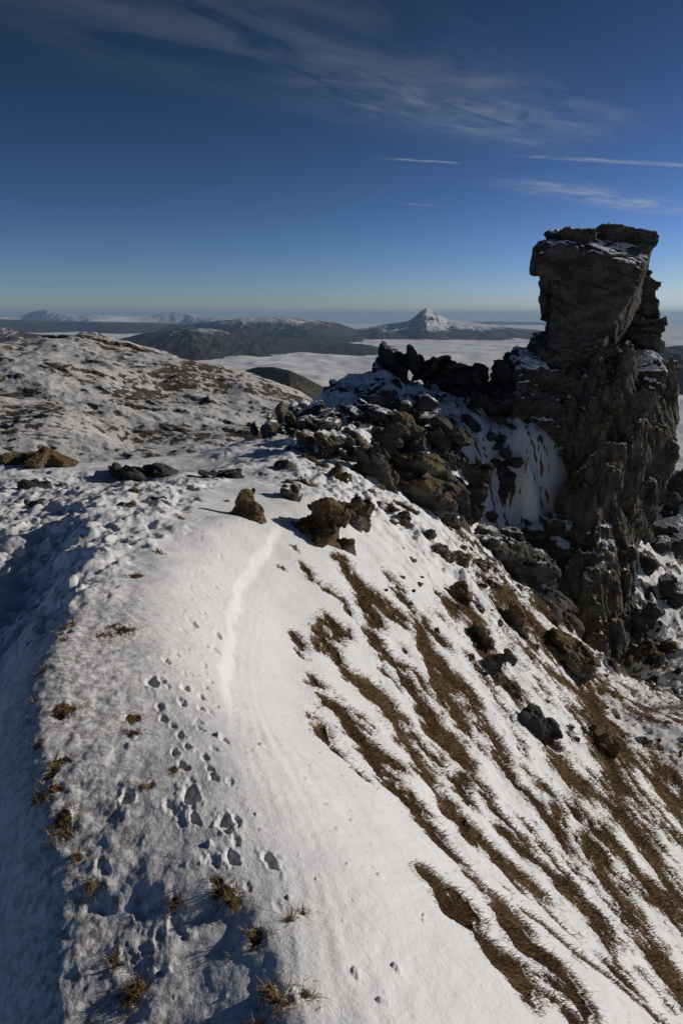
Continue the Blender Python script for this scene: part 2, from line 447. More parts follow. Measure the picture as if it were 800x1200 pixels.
H += cf * (.035 * cd1 + .03 * cd2 - .05 * sm(.0, .7, domes2(wx2 * 2.3 + 4, wy2 * 1.9, 18, .6)) + .06 * fbm2(x * 1.9, y * 1.7, 36, 3) + .038 * ridged2(wx2 * 2.6, wy2 * 2.4, 37, 4) + .014 * fbm2(x * 12, y * 11, 38, 4))
# ridge top crust
top = sm(-1.8, -1.1, x - Xl(y) - .9 + .9) * sm(.25, -.3, s_edge) * sm(12, 7, y)
H += top * (.0022 * fbm2(x * 16, y * 16, 51, 4) + .010 * fbm2(x * 2.6, y * 2.6, 52, 3))
left_band = np.exp(-((x - (Xl(y) + .22)) / .35) ** 2) * sm(5.5, 3.5, y)
H += left_band * .012 * fbm2(x * 11, y * 11, 53, 4)
# wind lips along the edge
H += .0022 * sm(-.2, .1, s_edge) * np.sin(s_edge * 62 + 3 * fbm2(x, y, 64, 2)) * np.exp(-np.maximum(s_edge, 0) / .5) * sm(5, 3.5, y) * (.4 + fbm2(x * 1.5, y * 1.5, 65, 2))
H += .0018 * np.sin(s_edge * 105 + 3.5 * fbm2(x * 1.2, y * 1.2, 55, 2)) * np.exp(-((s_edge + .02) / .16) ** 2) * sm(9, 5, y) * (.5 + .8 * fbm2(x * 2, y * 2, 56, 2))
# wind crust and crumbs on the open slope
ofs = sm(-.2, .2, s_edge) * sm(14, 6, dist)
H += ofs * (.004 * fbm2((x * .45 + y * .9) * 2.2, (x * .9 - y * .45) * 13, 57, 4) + .010 * fbm2(x * 1.6, y * 1.2, 58, 3) + .0016 * fbm2(x * 30, y * 30, 59, 2))
H += sm(-.9, -.2, s_edge) * sm(8, 3, dist) * .016 * domes2(x * 38 + .4 * fbm2(x * 40, y * 40, 62, 2), y * 38, 61, .03)
se = s_edge + .16 + .05 * fbm2(x * 1.7, y * 1.7, 63, 3)
H -= .065 * sm(-.02, .045, se) * np.exp(-np.maximum(se, 0) / .65) * sm(3.0, 4.2, y) * sm(9, 7, y)
# soft cornice lip
H += .0 * np.exp(-((s_edge + .02) / .12) ** 2) * np.exp(-((y - 5.4) / 1.3) ** 2)
H -= .05 * np.exp(-((s_edge - .25) / .22) ** 2) * np.exp(-((y - 5.4) / 1.5) ** 2)
for px, py, w, dp, ang in prints:
    m = (np.abs(x - px) < w * 3.5) & (np.abs(y - py) < w * 3.5)
    if not m.any(): continue
    dx = x[m] - px; dy = y[m] - py
    w_ = w * .74; w = w * .70
    ca, sa = math.cos(ang * .25), math.sin(ang * .25)
    a = (dx * ca + dy * sa) / (w_ * .62); b = (-dx * sa + dy * ca) / (w_ * 1.25)
    wob = 1 + .5 * fbm2(dx / w * 1.1 + px * 9, dy / w * 1.1, 60, 3)
    d = np.sqrt(a * a + b * b) * wob
    dep = min(.28 * w, .021) * dp
    H[m] += -dep * 1.6 * sm(1.05, .62, d) + dep * .42 * np.exp(-((d - 1.25) / .25) ** 2)
# hollow left of the tufts at the near end of the ridge
_a, _b, _c = hit(215, 1042), hit(285, 1048), hit(345, 1180)
def _side(p, q): 
    dx, dy = q[0] - p[0], q[1] - p[1]; Lq = math.hypot(dx, dy)
    return ((x - p[0]) * dy - (y - p[1]) * dx) / Lq        # positive to the right of p->q
inh = sm(-.02, .09, np.minimum(_side(_a, _b), _side(_b, _c)) + .03 * fbm2(x * 6, y * 6, 73, 3)) * sm(Xl(y) - .5, Xl(y) - .2, x)
H -= .03 * inh * (np.abs(y) < 4)
# trodden, lumpy snow along the rib
_r = [hit(u_, v_) for u_, v_ in ((425, 575), (455, 610), (490, 635), (525, 660), (560, 690), (590, 715))]
rib = np.zeros_like(x)
for q_ in _r: rib = np.maximum(rib, np.exp(-((x - q_[0]) ** 2 + (y - q_[1]) ** 2) / (1.5)))
H += 1.7 * rib * (.07 * fbm2(x * 3, y * 3, 44, 4) + .05 * domes2(x * 4, y * 4, 45, .5) + .05 * domes2(x * 8, y * 8, 46, .4))
# turf mask
g = streak_mask(x, y)
slope_zone = sm(.5, 1.3, s_edge - .1 * y) * sm(1.5, 4, x + y * .35)
# world-space filler streaks, running down the slope askew
du, dv = .50, -.87
ax_ = x * du + y * dv; ac_ = -x * dv + y * du
fil = fbm2(ax_ * 1.0 + 3, ac_ * 3.6, 70, 3) + .35 * fbm2(x * 9, y * 9, 71, 2)
fil2 = fbm2(ax_ * 2.2 + 3, ac_ * 6.5, 77, 4) + .45 * fbm2(x * 13, y * 13, 78, 3)
g = np.maximum(g, np.where(slope_zone > .01, (fil2 - .62 + .22 * sm(2, 8, x + y * .5)) * 2.4 * slope_zone, -1))
g = np.maximum(g, np.where(slope_zone > .01, (fil - .50 + .10 * sm(4, 10, x + y * .5)) * 2.6 * slope_zone, -1))
for px, py, w in tufts:
    m = (np.abs(x - px) < w * 3) & (np.abs(y - py) < w * 3)
    if m.any():
        d = np.hypot(x[m] - px, y[m] - py) / w + .5 * fbm2(x[m] * 30, y[m] * 30, 72, 2)
        g[m] = np.maximum(g[m], 1.0 - d)
bare = sm(-.40, .72, g)
H += -.035 * sm(.35, .75, bare) * sm(16, 8, dist) * sm(.0, .5, s_edge) + .02 * sm(-.6, .1, g) * slope_zone - .0
H += bare * (.045 * fbm2(x * 8, y * 8, 75, 3) + .016 * fbm2(x * 34, y * 34, 79, 3))
slope_rough = sm(.3, 1.2, s_edge - .2) * sm(2.5, 6, dist)
H += slope_rough * .035 * fbm2(x * 3.5, y * 3.5, 76, 4)
# rocky ground of the ridge behind
def rocky(x, y):
    z = sm(12.0, 15.0, y - .25 * np.abs(x - 1) * 0) * sm(-3.5, .5, x + .10 * (y - 14)) * (1 - sm(40, 46, y))
    z2 = np.exp(-((x - .6) / 1.3) ** 2 - ((y - 11.2) / 1.6) ** 2)
    return np.clip(np.maximum(z, .6 * z2), 0, 1)
rz = rocky(x, y)
fr = facet2(x * 1.1 + .5 * fbm2(x, y, 80, 2), y * .8, 81, 1.0); fr2 = facet2(x * 3.1, y * 2.4, 82, .9)
H += rz * (.28 * fbm2(x * .8, y * .8, 84, 4) * sm(14, 20, y) + .035 * fr2 + .11 * fbm2(x * 2.2, y * 2.2, 83, 5))
HG = H.reshape(A.shape)
# slope magnitude for the rock mask
gy = np.gradient(HG, axis=0) / np.gradient(RR, axis=0)
gx = np.gradient(HG, axis=1) / (np.gradient(A, axis=1) * RR)
sl = np.hypot(gx, gy).ravel()
rn = fbm2(x * .9, y * .9, 90, 4)
rn2 = fbm2(x * 1.25, y * 1.6, 91, 5); rn3 = fbm2(x * 3.6, y * 3.6, 92, 3)
bay = np.zeros_like(x)
for u_, v_, r_ in ((620, 545, 1.5), (590, 575, 1.3), (640, 560, 1.0), (600, 530, 1.2), (515, 640, .9), (545, 655, .9), (540, 505, .8), (450, 450, .9)):
    q_ = hit(u_, v_); bay = np.maximum(bay, np.exp(-((x - q_[0]) ** 2 + .5 * (y - q_[1]) ** 2) / (r_ * r_ * 2.2)))
far_z = sm(15.5, 19, y)
rock = rz * sm(.0, .30, rn2 + .45 * rn3 + .10 * (sl - 1.0) - 1.7 * bay + .08 * far_z - .12)
rock = np.maximum(rock * np.clip(1.1 - 1.8 * bay, 0, 1) * (.25 + .75 * far_z), 0)
rock_d = rz * sm(-.15, .6, rn2 - .9 * bay + .08 * far_z - .12) * (1 - .5 * bay) * (.25 + .75 * far_z)
H += rock_d * (.20 * facet2(x * 1.6, y * 1.3, 86, 1.0) + .10) + rock * .03 * facet2(x * 4.5, y * 3.5, 87, 1.2)
rock = np.maximum(rock, sm(44, 62, dist) * .35)
HG = H.reshape(A.shape)
thin = np.clip(sm(-.9, -.1, g) * .5 * slope_zone + left_band * .8 + .12 * top, 0, 1)
M_TER = mat_terrain()
terr = mesh_np('terrain', np.c_[x, y, H], grid_faces(*A.shape, wrap=True), M_TER, attrs={'bare': bare, 'rock': rock, 'thin': thin})
setp(terr, 'snow covered mountain ridge falling away to a grassy slope on one side', 'ground', kind='structure')

def ground(x_, y_):
    """built ground height, bilinear on the polar grid"""
    x_ = np.asarray(x_, float); y_ = np.asarray(y_, float)
    r = np.hypot(x_, y_); a = np.arctan2(x_, y_)
    j = np.interp(a, azr, np.arange(len(azr))); i = np.interp(r, rr, np.arange(len(rr)))
    i0 = np.clip(i.astype(int), 0, len(rr) - 2); j0 = np.clip(j.astype(int), 0, len(azr) - 2)
    fi = i - i0; fj = j - j0
    return (HG[i0, j0] * (1 - fi) * (1 - fj) + HG[i0 + 1, j0] * fi * (1 - fj) + HG[i0, j0 + 1] * (1 - fi) * fj + HG[i0 + 1, j0 + 1] * fi * fj)

# ------------------------------------------------------------------ grass
rng = np.random.default_rng(7)
BG = bare.reshape(A.shape)
def blades(n, near, far):
    # sample cells with probability ~ mask * area weighting / distance
    w = (BG[:-1, :-1] > .42) & (RR[:-1, :-1] > near) & (RR[:-1, :-1] < far) & (np.abs(A[:-1, :-1]) < R(47))
    area = (np.diff(rr)[:, None] * rr[:-1, None] * np.diff(azr)[None])
    p = np.where(w, area * BG[:-1, :-1] / np.maximum(RR[:-1, :-1], 1.0) ** 1.9, 0).ravel()
    p /= p.sum()
    c = rng.choice(len(p), n, p=p)
    i, j = np.divmod(c, A.shape[1] - 1)
    fi, fj = rng.random(n), rng.random(n)
    r = rr[i] * (1 - fi) + rr[i + 1] * fi; a = azr[j] * (1 - fj) + azr[j + 1] * fj
    return r * np.sin(a), r * np.cos(a), BG[i, j]
NB = 400000
cxn, cyn, cbg = blades(NB // 5, 1.2, 26)
bx = (cxn[:, None] + rng.normal(0, .012, (len(cxn), 5)) * np.hypot(cxn, cyn)[:, None] ** .5).ravel()
by = (cyn[:, None] + rng.normal(0, .012, (len(cxn), 5)) * np.hypot(cxn, cyn)[:, None] ** .5).ravel()
tfx = []; tfy = []
for px, py, w in tufts:
    k = int(70 + 60 * rng.random()); q = rng.integers(0, 5, k); ox = rng.normal(0, w * .7, 5); oy = rng.normal(0, w * .9, 5)
    tfx.append(px + ox[q] + rng.normal(0, w * .22, k)); tfy.append(py + oy[q] + rng.normal(0, w * .28, k))
tfx = np.concatenate(tfx); tfy = np.concatenate(tfy); bx = np.r_[bx, tfx]; by = np.r_[by, tfy]
bz = ground(bx, by) - .008
n = len(bx); dd = np.hypot(bx, by)
az_b = rng.normal(-1.0, .8, n)                       # leaning downhill and across
tiltb = rng.uniform(.75, 1.5, n)
L = rng.uniform(.015, .052, n) * (.8 + .4 * sm(3, 10, dd)) * np.where(rng.random(n) < .03, 1.8, 1)
L *= .55 + 1.0 * np.r_[np.repeat(cbg, 5), np.full(len(tfx), .5)]
top_t = bx < Xe(by) + .25
L = np.where(top_t, rng.uniform(.012, .045, n), L); tiltb[-len(tfx):] = rng.uniform(.1, 1.3, len(tfx)); L[-len(tfx):] *= rng.uniform(.5, 1.5, len(tfx)); az_b[-len(tfx):] = rng.uniform(-3.1, 3.1, len(tfx))
wd = np.maximum(.0013, dd * .0006)
dirx = np.cos(az_b) * np.sin(tiltb); diry = np.sin(az_b) * np.sin(tiltb); dirz = np.cos(tiltb)
sx = -np.sin(az_b); sy = np.cos(az_b)
sag = rng.uniform(.1, .45, n)
def ring(t, w, k):
    return np.c_[bx + dirx * L * t + sx * wd * w * k, by + diry * L * t + sy * wd * w * k, bz + dirz * L * t - sag * L * t * t]
V = np.stack([ring(0, 1, -1), ring(0, 1, 1), ring(.55, .8, 1), ring(.55, .8, -1), ring(1, .15, 1), ring(1, .15, -1)], 1).reshape(-1, 3)
b6 = (np.arange(n) * 6)[:, None]
Fb = np.concatenate([b6 + np.array([0, 1, 2, 3]), b6 + np.array([3, 2, 4, 5])], 0)
tone = np.repeat(np.clip(.42 + .4 * top_t + .5 * fbm2(bx * 4, by * 4, 98, 2) + .5 * fbm2(bx * 1.4, by * 1.4, 99, 2) + rng.normal(0, .30, n), 0, 1), 6)
tg = NT('dry_grass')
at = tg.attr('tone')
cg = tg.mix(tg.ramp(at, .1, .55), (.11, .07, .034), (.25, .155, .07)); cg = tg.mix(tg.ramp(at, .65, 1.0), cg, (.36, .25, .13))
MG = tg.out(cg, .8, None, .15)
gr = mesh_np('grass', V, Fb, MG, attrs={'tone': tone}, smooth=False)
setp(gr, 'dry brown mountain grass poking through the snow on the steep slope', 'grass', kind='stuff')

# ------------------------------------------------------------------ rocks
def hull_piece(c, size, rot, seed, n=13, flat=.0):
    """angular convex block as verts/faces from random cutting planes"""
    import bmesh
    r = np.random.default_rng(seed)
    bm = bmesh.new()
    pts = []
    for k in range(n * 2):
        p = r.normal(size=3); p /= np.abs(p).max() ** .75 * np.linalg.norm(p) ** .25
        p *= r.uniform(.86, 1.0)
        pts.append(p)
    pts = np.array(pts) * np.array(size) * .5
    cz, sz = math.cos(rot[2]), math.sin(rot[2]); cy, sy = math.cos(rot[1]), math.sin(rot[1]); cx, sx = math.cos(rot[0]), math.sin(rot[0])
    Rm = np.array([[cz, -sz, 0], [sz, cz, 0], [0, 0, 1]]) @ np.array([[cy, 0, sy], [0, 1, 0], [-sy, 0, cy]]) @ np.array([[1, 0, 0], [0, cx, -sx], [0, sx, cx]])
    pts = pts @ Rm.T + np.array(c)
    vs = [bm.verts.new(p) for p in pts]
    res = bmesh.ops.convex_hull(bm, input=vs)
    bmesh.ops.delete(bm, geom=[v for v in bm.verts if not v.link_faces], context='VERTS')
    bm.verts.index_update()
    V = np.array([v.co[:] for v in bm.verts]); Fs = [[v.index for v in f.verts] for f in bm.faces]
    bm.free()
    return V, Fs

def prism_piece(front, back):
    """front, back: lists of 3-D points, same count"""
    n = len(front); V = np.array(list(front) + list(back), float)
    Fs = [list(range(n))[::-1], list(range(n, 2 * n))]
    for i in range(n): Fs.append([i, (i + 1) % n, n + (i + 1) % n, n + i])
    return V, Fs

def loft_piece(rings):
    n = len(rings[0]); V = np.array([p for r_ in rings for p in r_], float); Fs = [list(range(n)), [len(V) - n + i for i in range(n)][::-1]]
    for k in range(len(rings) - 1):
        for i in range(n):
            a = k * n + i; b = k * n + (i + 1) % n
            Fs.append([a, a + n, b + n, b])
    return V, Fs

def rock_mesh(name, pieces, voxel, mat, seed, amp=(.22, .09, .03), sc3=(1.1, 3.0, 9.0), lay=(1, 1, 2.2), snow=.5, parent=None, tilt=(R(18), R(-24)), snow_amt=.03, smooth=False, snow_bias=0.0):
    me = bpy.data.meshes.new('tmp'); V = []; Fs = []
    for v, f in pieces:
        k = len(V); V += [tuple(p) for p in v]; Fs += [[i + k for i in q] for q in f]
    me.from_pydata(V, [], Fs)
    import bmesh
    bm = bmesh.new(); bm.from_mesh(me); bmesh.ops.recalc_face_normals(bm, faces=bm.faces); bm.to_mesh(me); bm.free()
    o = bpy.data.objects.new('tmp', me); COL.objects.link(o)
    md = o.modifiers.new('r', 'REMESH'); md.mode = 'VOXEL'; md.voxel_size = voxel; md.adaptivity = 0
    dg = bpy.context.evaluated_depsgraph_get(); dg.update()
    ev = o.evaluated_get(dg); m2 = bpy.data.meshes.new_from_object(ev)
    bpy.data.objects.remove(o); bpy.data.meshes.remove(me)
    nv = len(m2.vertices); co = np.empty(nv * 3, np.float32); m2.vertices.foreach_get('co', co); co = co.reshape(-1, 3).astype(float)
    nf = len(m2.polygons); lt = np.empty(nf, np.int32); m2.polygons.foreach_get('loop_total', lt)
    li = np.empty(len(m2.loops), np.int32); m2.loops.foreach_get('vertex_index', li)
    def normals():
        m2.vertices.foreach_set('co', co.astype(np.float32).ravel()); m2.update()
        nn = np.empty(nv * 3, np.float32); m2.vertex_normals.foreach_get('vector', nn); return nn.reshape(-1, 3).astype(float)
    nrm = normals()
    cx, sx = math.cos(tilt[0]), math.sin(tilt[0]); cy, sy = math.cos(tilt[1]), math.sin(tilt[1])
    Rm = np.array([[cy, 0, sy], [0, 1, 0], [-sy, 0, cy]]) @ np.array([[1, 0, 0], [0, cx, -sx], [0, sx, cx]])
    for a, s_ in zip(amp, sc3):
        q = (co @ Rm.T) * s_ * np.array(lay)
        q = q + .35 * np.stack([vnoise3(q * .9, seed + 60), vnoise3(q * .9 + 40, seed + 61), vnoise3(q * .9 + 80, seed + 62)], 1)
        co = co + nrm * (a * facet3(q, seed + int(s_ * 7)))[:, None]
        nrm = normals()
    q = co @ Rm.T * np.array(lay)
    co = co + nrm * (amp[1] * .4 * fbm3(q * 2.2, seed + 3, 5))[:, None]
    nrm = normals()
    nz = nrm[:, 2]
    sn = sm(.35, .95, nz + snow_bias + .55 * fbm3(co * .9, seed + 5, 4)) * snow * 1.25
    co[:, 2] += snow_amt * sm(.45, .7, sn)
    m2.vertices.foreach_set('co', co.astype(np.float32).ravel())
    cen = np.array([(co[:, 0].min() + co[:, 0].max()) / 2, (co[:, 1].min() + co[:, 1].max()) / 2, co[:, 2].min()])
    m2.vertices.foreach_set('co', (co - cen).astype(np.float32).ravel())
    for k_, a_ in (('snow', sn), ('up', np.clip(nz, 0, 1))):
        at_ = m2.attributes.new(k_, 'FLOAT', 'POINT'); at_.data.foreach_set('value', a_.astype(np.float32))
    m2.polygons.foreach_set('use_smooth', np.full(nf, smooth, bool)); m2.update()
    m2.materials.clear(); m2.materials.append(mat); m2.name = name
    o = bpy.data.objects.new(name, m2); COL.objects.link(o)
    if parent is not None: o.parent = parent; o.location = cen - np.array(parent.location)
    else: o.location = cen
    return o

M_DARK = mat_rock('schist_dark', moss=.0, dark=.62)
M_TOWER = mat_rock('schist_tower', moss=.15, dark=.68, scale=.9, tint=(1.0, .99, .97), str3=(.8, .8, 1.9), rot=(14, -12, 10))
M_TOWER2 = mat_rock('schist_tower_lichen', moss=.35, dark=.85, scale=.9, tint=(1.06, 1.0, .9), str3=(2.4, 2.4, .55), rot=(5, 10, 0))
M_MOSS = mat_rock('schist_mossy', moss=1.05, dark=1.35, scale=1.2, tint=(1.1, 1.0, .85))
M_MID = mat_rock('schist_mid', moss=.6, dark=1.0)

# ---- tower
tb = P(690, 790, 25.5)
tower = bpy.data.objects.new('rock_tower', None); COL.objects.link(tower); tower.location = tb
setp(tower, 'tall dark rock tower with a leaning block balanced on its top', 'rock tower')
def PP(lst, Y): return [P(u, v, Y) for u, v in lst]
# main buttress: rings of (v, left, arris, right)
lev = [(446, 612, 720, 776), (470, 606, 721, 792), (500, 607, 720, 795), (525, 625, 720, 787), (550, 655, 712, 780), (575, 652, 706, 768), (600, 628, 700, 764), (630, 608, 697, 757),
       (660, 604, 698, 745), (690, 612, 698, 742), (720, 626, 700, 742), (750, 648, 702, 740), (780, 672, 705, 736), (830, 690, 710, 730)]
rings = []
for v, l, a_, r_ in lev:
    k = (v - 446) / 384
    yl, ya, yr = 28.6 - 3.6 * k, 26.6 - 4.4 * k, 28.2 - 4.3 * k
    z = P(a_, v, ya)[2]
    def at_(u, Yv):      # point at image column u on depth Yv at height z
        d = ray(u, v); q = CAM + d * (Yv / d[1]); q[2] = z; return q
    pl, pa, pr = at_(l, yl), at_(a_, ya), at_(r_, yr)
    pm = (pl + pa) / 2 + np.array([0, -.25, 0]); pn = (pa + pr) / 2 + np.array([.05, -.1, 0])
    rings.append([pl, pm, pa, pn, pr, pr + np.array([.1, 2.6, 0]), pl + np.array([1.0, 4.6, 0]), pl + np.array([.15, 2.0, 0])])
rb = np.random.default_rng(5); sl_p = [loft_piece(rings)]
for k in range(64):
    i = int(rb.integers(0, len(rings) - 2)); f = rb.random(); rg0 = [rings[i][j] * (1 - f) + rings[i + 1][j] * f for j in range(5)]
    j = int(rb.integers(0, 4)); g_ = rb.random(); c_ = rg0[j] * (1 - g_) + rg0[j + 1] * g_
    d_ = rg0[j + 1] - rg0[j]; zr = math.atan2(d_[1], d_[0])
    w_ = rb.uniform(.6, 1.7); h_ = rb.uniform(1.0, 3.4)
    sl_p.append(hull_piece(c_ + np.array([0, rb.uniform(.0, .15), 0]), (w_, rb.uniform(.35, .8), h_), (rb.uniform(-.12, .05), rb.uniform(-.05, .28), zr + rb.uniform(-.5, .5)), 7000 + k, n=8))
rock_mesh('buttress', sl_p, .062, M_TOWER2, 11, amp=(.12, .075, .035), sc3=(.8, 2.2, 6), lay=(1.5, 1.5, .5), snow=.55, parent=tower, tilt=(R(4), R(12)))
# shoulder ledge on the left side
sh_f = PP([(607, 440), (620, 431), (660, 434), (690, 440), (700, 470), (690, 520), (665, 545), (640, 530), (608, 508), (603, 486)], 27.0)
sh_b = [p + np.array([.3, 3.6, .55]) for p in sh_f]
rock_mesh('shoulder_block', [prism_piece(sh_f, sh_b)], .062, M_TOWER, 21, amp=(.16, .09, .04), sc3=(.8, 1.9, 5.5), lay=(.8, .8, 1.9), snow=.7, parent=tower, tilt=(R(22), R(-14)), snow_bias=.1)
# snow ledge rock right
le_f = PP([(724, 440), (742, 428), (770, 422), (781, 432), (780, 452), (760, 462), (726, 462)], 27.3)
rock_mesh('ledge', [prism_piece(le_f, [p + np.array([.3, 2.6, .5]) for p in le_f])], .062, M_TOWER, 23, amp=(.10, .07, .03), snow=1.0, parent=tower, snow_bias=.35)
# collar below the leaning block
co_f = PP([(634, 424), (635, 411), (647, 400), (668, 398), (700, 404), (728, 410), (742, 420), (738, 448), (690, 452), (650, 445)], 27.2)
rock_mesh('neck', [prism_piece(co_f, [p + np.array([.25, 3.2, .1]) for p in co_f])], .062, M_TOWER, 25, amp=(.20, .10, .03), lay=(.9, .9, 1.6), snow=.5, parent=tower)
# leaning block: front face narrower than the back on the sunny side
bf = PP([(631, 290), (638, 281), (661, 290), (702, 299), (753, 318), (743, 339), (724, 372), (699, 416), (648, 420), (642, 400), (646, 370), (644, 340), (643, 319), (632, 319)], 27.2)
bm_ = PP([(633, 284), (641, 274), (663, 275), (706, 277), (766, 288), (758, 316), (743, 364), (716, 416), (652, 420), (646, 400), (650, 370), (645, 340), (643, 320), (631, 320)], 28.3)
bb = [p + np.array([.1, 2.0, .0]) for p in bm_]
rock_mesh('leaning_block', [loft_piece([bf, bm_, bb])], .055, M_TOWER, 31, amp=(.14, .045, .018), sc3=(.5, 1.5, 5.5), lay=(.8, .8, 1.6), snow=.65, parent=tower, tilt=(R(14), R(-10)))
sf = PP([(655, 277), (663, 268), (700, 268), (698, 279), (664, 288)], 27.4)
rock_mesh('top_slab', [prism_piece(sf, [p + np.array([0, 1.8, .1]) for p in sf])], .05, M_TOWER, 33, amp=(.06, .05, .02), snow=.75, parent=tower, snow_bias=.1)
cf = PP([(706, 263), (730, 263), (772, 271), (770, 284), (760, 298), (738, 290), (708, 279)], 27.9)
rock_mesh('top_slab', [prism_piece(cf, [p + np.array([.1, 1.8, .0]) for p in cf])], .05, M_TOWER, 35, amp=(.06, .05, .02), snow=.45, parent=tower)
rf = PP([(744, 322), (757, 318), (770, 328), (770, 347), (775, 362), (778, 386), (772, 405), (766, 424), (740, 434), (718, 424), (716, 408), (738, 384)], 28.8)
rock_mesh('rear_block', [prism_piece(rf, [p + np.array([.1, 2.6, 0]) for p in rf])], .055, M_DARK, 37, amp=(.20, .10, .04), sc3=(.8, 2.0, 5.5), snow=.5, parent=tower)

# ---- outcrops and boulders
OUT = []
def outcrop(kind, label, cat, u, v, Yd, wpx, hpx, dep, seed, mat=None, npc=4, rot=(0, 0, 0), snow=.6, spread=.55, group=None, sink=.25, amp=1.0, spx=1.6, bias=0.0):
    """a rock of wpx by hpx pixels at its own distance; u,v is its centre"""
    grounded = Yd is None
    if Yd is None: Yd = float(hit(u, v + hpx * .25)[1]) + .1
    c = P(u, v, Yd); D = np.linalg.norm(c - CAM); W = wpx * D / F; Hh = hpx * D / F; Dp = dep * W
    r = np.random.default_rng(seed); pcs = []
    cc, ss = math.cos(rot[1]), math.sin(rot[1])
    bed = rot[1] * .5 + r.uniform(.25, .75) if kind != 'crag' else r.uniform(-.5, 1.3)
    strike = r.uniform(-.5, .5)
    for k in range(npc * 3 + 2 if kind != 'boulder' else npc + 2):
        if k == 0: off = np.array([0, .15 * Dp, -.1 * Hh]); s_ = np.array([W * .72, Dp * .9, Hh * .72]); ro = (r.uniform(-.2, .2), rot[1] + r.uniform(-.2, .2), strike)
        else:
            while True:
                q = r.uniform(-1, 1, 3)
                if q[0] ** 2 + q[2] ** 2 < 1: break
            off = np.array([q[0] * W * .38, q[1] * Dp * .35 - .05 * Dp, q[2] * Hh * .34])
            big_ = r.uniform(.6, 1.0)
            s_ = np.array([W * r.uniform(.35, .62) * big_, Dp * r.uniform(.5, .85), min(W, Hh) * (r.uniform(.14, .34) if kind != 'boulder' else r.uniform(.4, .75))])
            ro = (r.uniform(-.35, .15), bed + r.uniform(-.18, .18), strike + r.uniform(-.25, .25))
        off = np.array([off[0] * cc + off[2] * ss, off[1], -off[0] * ss + off[2] * cc])
        lie = ((.20 if kind == 'flat_rock' else .09) * min(W, Hh)) if grounded else 0.0
        pcs.append(hull_piece(c + off - np.array([lie, 0, sink * Hh * .35 + lie]) + np.array([0, Dp * .15, 0]), s_, ro, seed * 40 + k, n=9))
    vox = max(.008, D / 767 * spx)
    m = min(W, Hh)
    a0 = amp * m * .11
    o = rock_mesh(kind, pcs, vox, mat or M_DARK, seed, amp=(a0 * .45, a0 * .26, a0 * .13), sc3=(1.3 / m, 3.5 / m, 10 / m), lay=(.7, .9, 2.2), tilt=(R(10), -bed), snow=snow, snow_amt=min(.04, m * .03), snow_bias=bias)
    setp(o, label, cat.replace('_', ' '), group, 'thing'); OUT.append(o)
    return o

